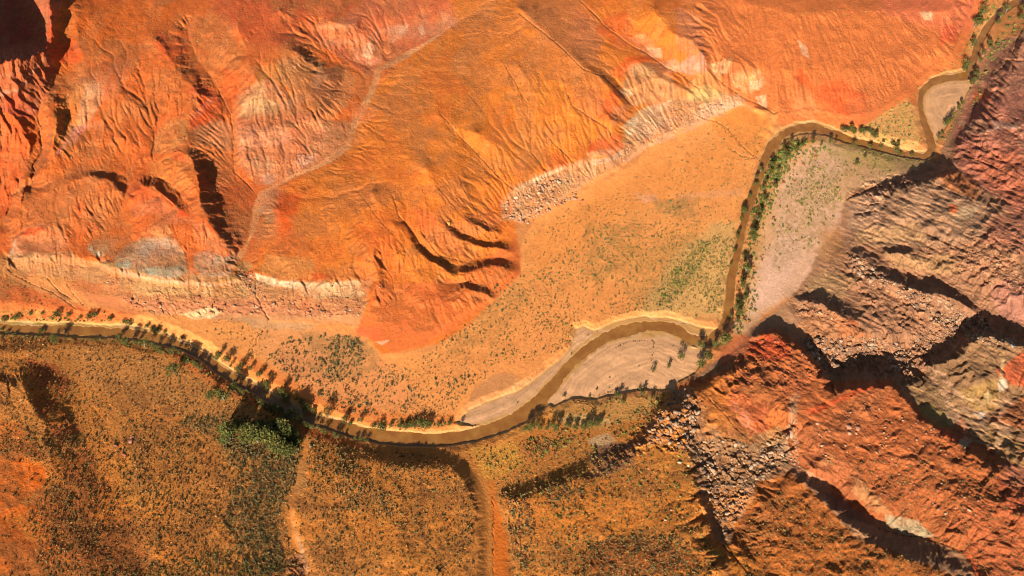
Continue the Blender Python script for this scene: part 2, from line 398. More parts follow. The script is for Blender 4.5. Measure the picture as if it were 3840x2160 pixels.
S0 = 4.0
hc = solve_relief()
hc = blur(hc, 2)
cy, cx = np.mgrid[0:hc.shape[0], 0:hc.shape[1]].astype(np.float32)
cu = U0 + cx * S0; cv = V0 + cy * S0
diag = cv - 1230 + (cu - 1300) * 0.25
nw = (1 - sstep(cu, 2650, 2950)) * (1 - sstep(cv, 1150, 1350))
ne = sstep(cu, 2600, 2900) * (1 - sstep(cv - (cu - 2600) * 0.05, 430, 560)) * (1 - sstep(cu, 3480, 3620))
sw = sstep(cv, 1250, 1400) * (1 - sstep(cu, 2300, 2500))
vs = 0.9 - 0.28 * nw - 0.40 * ne - 0.20 * sw + 0.30 * (1 - sstep(cu, 170, 260)) * (1 - sstep(cv, 430, 620))
hb = blur(hc, 60)
mixs = np.clip(0.75 * sw * sstep(cv, 1700, 1850) + 0.0, 0, 0.75)
hc = hc * (1 - mixs * 0.55) + hb * mixs * 0.55
hc = np.where(hc > 3, 3 + (hc - 3) * vs, hc)
hillc = sstep(blur(hc, 12), 3.2, 8)
ex_ = sstep(-sdist([(1690 * K, 1000 * K),(1900 * K, 900 * K),(2010 * K, 850 * K),(2090 * K, 770 * K),(2160 * K, 620 * K),(2170 * K, 500 * K),(2400 * K, 420 * K),(4300, 300 * K),(4300, 2600),(1800 * K, 2600)], cu, cv), -20, 60)
hillc = np.maximum(hillc, ex_)
gyc, gxc = np.gradient(blur(hc, 6)); slc = np.hypot(gxc, gyc)
rug = hillc * (0.35 + 0.65 * sstep(slc, 0.1, 0.5))
# south-west hills and the upper right plain are smoother
soft = sstep(cv, 1500, 1750) * (1 - sstep(cu, 2000, 2350)) * 0.7 + 0.6 * sstep(cu, 2650, 2850) * (1 - sstep(cv, 380, 520)) * (1 - sstep(cu, 3450, 3600))
soft = np.clip(soft + 0.55 * sstep(cu, 1350, 1550) * (1 - sstep(cv, 800, 950)) * (1 - sstep(cu, 2500, 2600)), 0, 0.9)
rg = rug * (1 - soft)
rid = 1 - np.abs(fbm(cu / 150, cv / 150, 5, 4))
rid2 = 1 - np.abs(fbm(cu / 46, cv / 46, 15, 3))
rid3 = 1 - np.abs(fbm((cu + 0.6 * cv) / 75 + 0.6 * rid, (cv - 0.35 * cu) / 160, 35, 3))
mesa = sstep(cu, 2800, 3000) * sstep(cv + (cu - 2800) * 0.25, 600, 800)
hc = hc + rg * (5.0 * (rid - 0.75) + 1.5 * (rid2 - 0.75)) + 0.9 * hillc * soft * (rid2 - 0.8) + 1.2 * hillc * (rid3 - 0.8) * (1 - 0.4 * soft) + np.maximum(mesa, ex_) * hillc * (1.8 * (rid2 - 0.7) + 2.4 * (rid - 0.75))
hc = hc + hillc * 0.5 * fbm(cu / 90, cv / 90, 25, 3)
pre_ = hc
hc = erode(hc, np.clip(rug * (1 - 0.85 * soft), 0, 1), 14, 40000, 42, 3, 0.10)
hc = pre_ + (hc - pre_) * (0.60 - 0.28 * soft)
hc = blur(hc, 1)
# drainage: follow water down the slopes and let it cut thin gullies
def drainage(h, count, steps, seed):
    rng = np.random.default_rng(seed); ny, nx = h.shape
    hf = h.ravel().astype(np.float64); acc = np.zeros(h.size)
    x = rng.random(count) * (nx - 4) + 1.5; y = rng.random(count) * (ny - 4) + 1.5
    dx = np.zeros(count); dy = np.zeros(count)
    for s in range(steps):
        ix = x.astype(int); iy = y.astype(int); fx = x - ix; fy = y - iy; i0 = iy * nx + ix
        a = hf[i0]; b = hf[i0 + 1]; c = hf[i0 + nx]; d = hf[i0 + nx + 1]
        gx = (b - a) * (1 - fy) + (d - c) * fy; gy = (c - a) * (1 - fx) + (d - b) * fx
        g = np.sqrt(gx * gx + gy * gy) + 1e-9
        dx = dx * 0.3 - gx / g; dy = dy * 0.3 - gy / g
        l = np.sqrt(dx * dx + dy * dy) + 1e-9
        w = np.where(g > 0.02, 1.0, 0.0)
        acc += np.bincount(np.round(y).astype(int) * nx + np.round(x).astype(int), weights=w, minlength=h.size)
        x = np.clip(x + 0.9 * dx / l, 1, nx - 3); y = np.clip(y + 0.9 * dy / l, 1, ny - 3)
    return acc.reshape(ny, nx).astype(np.float32)
acc = drainage(hc, 260000, 150, 9)
gul = np.log1p(np.maximum(blur(acc, 1) - 4, 0) / 10.0)
gul = np.clip(gul, 0, 3.0)
GUL = gul
# ledges: resistant beds in the bare rock stand out as small steps
def terrace(h, step, sharp, wob_):
    z = (h + wob_) / step; f = z - np.floor(z)
    return (np.floor(z) + f ** sharp) * step - wob_
bw = 1.5 * fbm(cu / 260, cv / 260, 45, 2)
tn = sstep(fbm(cu / 120, cv / 120, 46, 2), -0.3, 0.3)
hc = hc + (terrace(hc, 3.4, 3.0, bw) - hc) * hillc * (0.75 * np.maximum(mesa, ex_) * (0.3 + 0.7 * tn) * (1 - 0.6 * sstep(cv, 1750, 1900)) + 0.22 * nw * (1 - soft))
jn = 1 - np.abs(fbm((cu + cv * 0.9) / 120, (cv - 0.45 * cu) / 17, 55, 3))
hc = hc + np.maximum(mesa, ex_) * hillc * (1 - 0.7 * sstep(cv, 1750, 1900)) * (1.7 - 1.0 * sstep(cv, 1380, 1500) * (1 - sstep(cu, 3500, 3700))) * (jn - 0.75)
jn2 = 1 - np.abs(fbm((cu + cv * 0.7) / 60 + 2 * fbm(cu / 140, cv / 140, 57, 2), (cv - 0.4 * cu) / 10 + 2 * fbm(cu / 90, cv / 90, 58, 2), 56, 2))
hc = hc + np.maximum(mesa, ex_) * hillc * (1 - 0.8 * sstep(cv, 1380, 1500) * (1 - sstep(cu, 3500, 3700))) * 1.1 * (jn2 - 0.7)
hc = hc - hillc * np.maximum(gul - 0.25, 0) * (0.15 - 0.11 * soft - 0.06 * sw) * (1 - ne) * (0.55 + 0.45 * sstep(fbm(cu / 200, cv / 200, 91, 2), -0.3, 0.4)) * (0.4 + 0.6 * sstep(hc, 12, 24) * nw + 0.6 * (1 - nw))
# no ground steeper than it could stand on the side that faces the valley road
for r in range(hc.shape[0] - 2, -1, -1):
    hc[r] = np.minimum(hc[r], hc[r + 1] + 0.62)

# fine grid
ST = 3.0
NX = int((U1 - U0 - 12) / ST); NY = int((V1 - V0 - 12) / ST)
gy_, gx_ = np.mgrid[0:NY, 0:NX].astype(np.float32)
GU = U0 + 6 + gx_ * ST; GV = V0 + 6 + gy_ * ST
H = bil(hc, (GU - U0) / S0, (GV - V0) / S0)
X = GU / K; Y = GV / K                     # survey units
GX = X[0]; GY = Y[:, 0]

def cells(x, y, seed):
    """broken-block pattern: random value of the nearest cell, and closeness to a joint"""
    ix = np.floor(x).astype(np.int64); iy = np.floor(y).astype(np.int64)
    b1 = np.full(x.shape, 9.0, np.float32); b2 = b1.copy(); val = np.zeros(x.shape, np.float32); tx = val.copy(); ty = val.copy()
    for j in (-1, 0, 1):
        for i in (-1, 0, 1):
            jx = ix + i; jy = iy + j
            fx = jx + hash2(jx, jy, seed) - x; fy = jy + hash2(jx, jy, seed + 7) - y
            d = np.sqrt(fx * fx + fy * fy).astype(np.float32)
            c = d < b1
            b2 = np.where(c, b1, np.minimum(b2, d)); val = np.where(c, hash2(jx, jy, seed + 13), val)
            tx = np.where(c, fx, tx); ty = np.where(c, fy, ty)
            b1 = np.where(c, d, b1)
    return val, b2 - b1, tx, ty

# broken ground: (polygon, strength m) where the rock lies in blocks
BROKEN = [
 ([(2120,625),(2200,660),(2260,705),(2330,725),(2420,760),(2576,850),(2700,900),(2576,900),(2480,870),(2400,850),(2330,860),(2300,900),(2250,900),(2200,800),(2150,720)], 2.0),
 ([(2010,850),(2060,838),(2140,845),(2210,845),(2300,850),(2380,900),(2330,960),(2230,945),(2120,930),(2070,950),(2035,890)], 3.2),
 ([(1735,1115),(1790,1090),(1860,1105),(1900,1120),(1980,1060),(2005,1060),(1995,1165),(1940,1195),(1895,1230),(1862,1290),(1830,1360),(1800,1330),(1778,1260),(1762,1180)], 2.4),
 ([(1680,975),(1750,968),(1765,1010),(1755,1095),(1735,1140),(1640,1130),(1560,1160),(1540,1130),(1600,1090),(1645,1030)], 2.4),
 ([(1700,950),(1780,945),(1880,870),(1900,900),(1840,945),(1760,980),(1700,1000)], 1.6),
 ([(2130,490),(2180,450),(2280,430),(2370,400),(2420,415),(2380,450),(2290,480),(2180,510)], 1.8),
 ([(2000,740),(2060,735),(2170,800),(2170,840),(2090,810),(2010,800)], 1.6),
 ([(2350,640),(2480,570),(2700,560),(2700,780),(2560,760),(2420,700)], 1.3),
 ([(2440,210),(2520,120),(2700,60),(2700,560),(2480,440),(2370,400),(2400,300)], 0.8),
 ([(2280,960),(2420,880),(2460,830),(2700,840),(2700,1180),(2500,1150),(2380,1080)], 0.5),
 ([(2130,480),(2400,420),(2460,300),(2700,200),(2700,880),(2460,800),(2300,700),(2130,620)], 0.55),
 ([(1980,720),(2100,640),(2250,680),(2350,780),(2290,860),(2000,850)], 0.6),
 ([(2040,1080),(2150,1000),(2260,990),(2360,1080),(2480,1160),(2500,1320),(2400,1330),(2200,1230),(2060,1150)], 0.5),
 ([(1800,1000),(1890,850),(2000,860),(2070,950),(1990,1050),(1860,1010)], 0.8),
 ([(300,745),(380,730),(640,735),(780,740),(925,745),(905,800),(760,800),(560,795),(400,795),(330,775)], 0.8),
 ([(200,690),(400,710),(640,712),(930,712),(925,750),(640,750),(400,742),(250,725)], 0.35),
 ([(1256,520),(1300,480),(1372,432),(1440,428),(1490,404),(1560,385),(1600,310),(1700,256),(1860,240),(1868,264),(1720,330),(1640,366),(1500,440),(1400,515),(1330,555),(1262,555)], 0.55),
 ([(290,655),(340,605),(400,595),(455,620),(472,690),(370,700)], 0.35), ([(490,640),(590,640),(590,690),(500,695)], 0.45),
 ([(600,300),(700,290),(880,310),(870,370),(720,450),(640,460),(600,400)], 0.5),
 ([(720,1390),(765,1380),(772,1460),(720,1460)], 1.2),
]
brk = np.zeros(H.shape, np.float32)
nb = fbm(X / 18, Y / 18, 601, 3)
for pg, am in BROKEN:
    a_ = np.array(pg); m_ = 30
    c0 = max(0, np.searchsorted(GX, a_[:, 0].min() - m_)); c1 = np.searchsorted(GX, a_[:, 0].max() + m_)
    r0 = max(0, np.searchsorted(GY, a_[:, 1].min() - m_)); r1 = np.searchsorted(GY, a_[:, 1].max() + m_)
    sl_ = (slice(r0, r1), slice(c0, c1))
    brk[sl_] = np.maximum(brk[sl_], am * sstep(-sdist(pg, X[sl_], Y[sl_]) + 14 * nb[sl_], -6, 14) * (0.35 + 0.65 * sstep(nb[sl_], -0.35, 0.25)))
wxx = GU + 6 * fbm(GU / 30, GV / 30, 611, 2); wyy = GV * 1.25 + 6 * fbm(GU / 30, GV / 30, 612, 2)
v1, e1, tx1, ty1 = cells((wxx * 0.95 + wyy * 0.3) / 17.0, (wyy * 0.95 - wxx * 0.3) / 17.0, 21)
v2, e2, tx2, ty2 = cells(wxx / 38.0, wyy / 34.0, 22)
BLK = v1
blk = (0.60 * (v1 ** 1.6) + 0.35 * (v1 - 0.5) * tx1 + 0.25 * ty1) * sstep(e1, 0.02, 0.22) + 0.85 * (v2 ** 2) * sstep(e2, 0.0, 0.2) + 0.3 * ty2
H = H + brk * (blk - 0.4)
hill = bil(hillc, (GU - U0) / S0, (GV - V0) / S0)
softf = bil(soft, (GU - U0) / S0, (GV - V0) / S0)
H += hill * (1 - softf) * (0.20 * fbm(GU / 22, GV / 22, 71, 3)) + (0.05 + 0.07 * hill) * fbm(GU / 11, GV / 11, 72, 2)

# rills: fine grain drawn out along the fall line of every slope
def fall_line_grain(Hs, base, steps, d):
    gy1, gx1 = np.gradient(Hs); g = np.sqrt(gx1 * gx1 + gy1 * gy1) + 1e-6
    dxx = (gx1 / g).astype(np.float32); dyy = (gy1 / g).astype(np.float32)
    out = base.copy(); n = 1
    iy, ix = np.mgrid[0:Hs.shape[0], 0:Hs.shape[1]]
    for sg in (-1.0, 1.0):
        x = ix.astype(np.float32); y = iy.astype(np.float32)
        for k in range(steps):
            jx = np.clip(np.round(x).astype(np.int32), 0, Hs.shape[1] - 1); jy = np.clip(np.round(y).astype(np.int32), 0, Hs.shape[0] - 1)
            x = x + sg * d * dxx[jy, jx]; y = y + sg * d * dyy[jy, jx]
            jx = np.clip(np.round(x).astype(np.int32), 0, Hs.shape[1] - 1); jy = np.clip(np.round(y).astype(np.int32), 0, Hs.shape[0] - 1)
            out += base[jy, jx]; n += 1
    return out / n, g
rg_ = np.random.default_rng(12).random(H.shape).astype(np.float32) - 0.5
base1 = blur(rg_, 1); base2 = blur(rg_[::-1, ::-1], 7)
Hs_ = blur(H, 10)
L1, gs_ = fall_line_grain(Hs_, base1 / base1.std(), 11, 1.3)
L2, _ = fall_line_grain(Hs_, base2 / base2.std(), 14, 2.0)
L1 = blur(L1, 1); L1 /= L1.std(); L2 /= L2.std()
RILL = (0.55 * L1 + 0.75 * L2).astype(np.float32)
RILL = np.clip(RILL, -2.2, 2.2)
RSL = sstep(gs_ / ST, 0.015, 0.09) * hill
H = H + RILL * RSL * (0.46 - 0.28 * softf) * (0.5 + 0.7 * sstep(fbm(X / 60, Y / 60, 655, 3), -0.2, 0.3))

# thin cut gullies and scarps: (line, depth m, half width in survey units)
CUTS = [
 ([(1737,283),(1767,297),(1800,305),(1827,320),(1857,353),(1877,377),(1914,407)],.8,1.2), ([(1840,377),(1867,393),(1890,397),(1914,407)],.7,1.2),
 ([(1795,190),(1820,212),(1847,230),(1877,250),(1904,260),(1934,277),(1950,287),(1964,277),(2000,287),(2014,297)],1.1,1.4),
 ([(0,660),(33,690),(83,716),(133,736),(160,753),(193,778)],.5,1.2), ([(163,696),(170,720),(187,743),(210,770)],.45,1.1), ([(120,700),(150,735),(180,752)],.7,1.3),
 ([(677,803),(650,843),(633,876),(637,900)],.8,1.3), ([(640,700),(645,740),(660,780),(677,803)],1.0,1.6),
 ([(1269,160),(1302,217),(1325,260),(1325,317),(1334,347),(1335,380),(1369,428)],.9,1.2), ([(1350,180),(1360,225),(1372,250)],.6,1.0),
 ([(1419,217),(1442,267),(1492,300),(1529,323),(1545,350),(1562,360)],1.1,1.4), ([(1109,287),(1142,327),(1209,397),(1249,440),(1292,477)],.9,1.2),
 ([(1372,333),(1392,360),(1425,390),(1475,443)],1.0,1.3), ([(1165,190),(1180,240),(1210,270)],.5,1.0),
 ([(989,493),(1005,543),(1042,593),(1075,640),(1092,655),(1149,668)],1.0,1.6), ([(1059,583),(1105,643),(1185,663)],.7,1.2), ([(900,480),(960,560),(1000,600),(1060,690)],.5,1.0),
 ([(945,646),(985,696),(1002,756)],.9,1.4), ([(1150,440),(1190,520),(1255,600)],.6,1.0), ([(1100,470),(1160,540),(1230,600)],.7,1.1),
 ([(1300,30),(1405,112),(1469,175),(1522,193),(1565,237),(1592,267)],1.2,1.3), ([(1462,3),(1525,67),(1592,117),(1625,133),(1675,170),(1712,187),(1760,225)],1.2,1.3),
 ([(1486,996),(1512,994),(1549,979),(1592,979),(1640,984),(1669,987)],.5,1.0), ([(1542,873),(1592,860),(1645,857)],.3,.8), ([(1645,857),(1640,900),(1642,935)],.25,.7),
 ([(1764,983),(1797,1016),(1827,1046),(1850,1076),(1884,1106)],1.0,1.2),
 ([(2590,40),(2574,67),(2564,100),(2547,133)],2.0,1.6), ([(2600,150),(2576,153),(2530,152),(2517,173),(2484,193)],2.0,1.5), ([(2334,590),(2377,610),(2434,633)],1.6,1.4),
 ([(2130,500),(2200,470),(2260,470),(2310,455)],2.2,2.0), ([(2150,540),(2200,530),(2230,540)],1.6,1.5), ([(2140,505),(2180,515),(2215,512)],1.6,1.5), ([(2400,345),(2440,360),(2480,380),(2520,400)],2.0,1.5),
 ([(2400,400),(2440,395),(2500,420),(2560,450)],1.6,1.3), ([(2480,300),(2520,290),(2560,300)],1.5,1.2), ([(2470,370),(2490,380),(2510,395)],2.4,2.2),
 ([(1240,1250),(1243,1300),(1240,1400),(1240,1449)],1.0,1.6), ([(2210,1330),(2260,1345),(2320,1352),(2390,1375)],1.2,1.4), ([(1815,1370),(1850,1405),(1890,1449)],1.2,1.5),
 ([(1540,1130),(1600,1180),(1680,1260),(1740,1330)],.4,1.0), ([(880,1150),(960,1260),(1040,1400)],.3,1.0), ([(940,1140),(1010,1240),(1100,1400)],.3,1.0),
 ([(97,300),(107,370),(97,393),(80,420),(90,433),(73,467),(33,493),(15,540)],1.6,1.8), ([(550,227),(583,293),(587,367),(590,433),(640,480)],1.2,1.3), ([(383,233),(400,283),(390,333),(383,400)],1.2,1.3),
]
cutm = np.zeros(H.shape, np.float32)
wv = 2.2 * fbm(X / 6, Y / 6, 641, 3) + 5.5 * fbm(X / 20, Y / 20, 642, 2)
for ln, dp, wd in CUTS:
    a_ = np.array(ln); m_ = 14
    c0 = max(0, np.searchsorted(GX, a_[:, 0].min() - m_)); c1 = np.searchsorted(GX, a_[:, 0].max() + m_)
    r0 = max(0, np.searchsorted(GY, a_[:, 1].min() - m_)); r1 = np.searchsorted(GY, a_[:, 1].max() + m_)
    sl_ = (slice(r0, r1), slice(c0, c1))
    d_ = sdist(ln, X[sl_] + wv[sl_], Y[sl_] + wv[sl_] * 0.5, False)
    k_ = 1 - sstep(d_, wd * 0.35, wd * 1.5)
    H[sl_] -= dp * 0.55 * k_
    cutm[sl_] = np.maximum(cutm[sl_], 1 - sstep(d_, wd, wd * 3.2))
wob = fbm(X / 14, Y / 14, 81, 3)
wob2 = fbm(X / 45, Y / 45, 82, 3)
chan = line_sd(RIVER, X, Y) + wob * 2.0 + wob2 * 2.0
for b in BARS:
    chan = np.minimum(chan, sdist(b, X, Y) + wob * 2)
thr = line_sd(THREAD, X, Y) + fbm(X / 9, Y / 9, 83, 3) * 3.5 + wob2 * 3.5
bar = np.full(X.shape, 1e6, np.float32)
for b in BARS:
    bar = np.minimum(bar, sdist(b, X, Y) + wob * 3)
# inside the bed: the bottom lies around the water level, 0
streak = fbm(X / 30 + Y / 60, Y / 9 - X / 22, 84, 4)
bed = -0.35 + 0.42 * sstep(thr, -3, 7) + 0.10 * streak
rng_ = fbm(thr / 3.0 + 1.2 * wob2, X / 80 + Y / 80, 85, 3)
bed = bed + 0.10 * rng_ * sstep(thr, 0, 8)
bed = np.where(bar < 0, np.maximum(bed, 0.10 + 0.35 * sstep(-bar, 0, 30) + 0.05 * streak + 0.09 * rng_), bed)
t = sstep(chan, -0.5, 1.6)
gyb = np.gradient(blur(chan, 3), axis=0)
bh = 0.55 + 0.45 * sstep(gyb, 0.1, 0.8) + 0.35 * wob
bank = np.maximum(np.minimum(H, bh + np.clip(chan, 0, 400) * 0.10), 0.5)
bank = bank + (H - bank) * sstep(chan, 25, 60)
H = bed * (1 - t) + bank * t
H = H.astype(np.float32)
for r in range(H.shape[0] - 2, -1, -1):
    H[r] = np.minimum(H[r], H[r + 1] + 0.52)

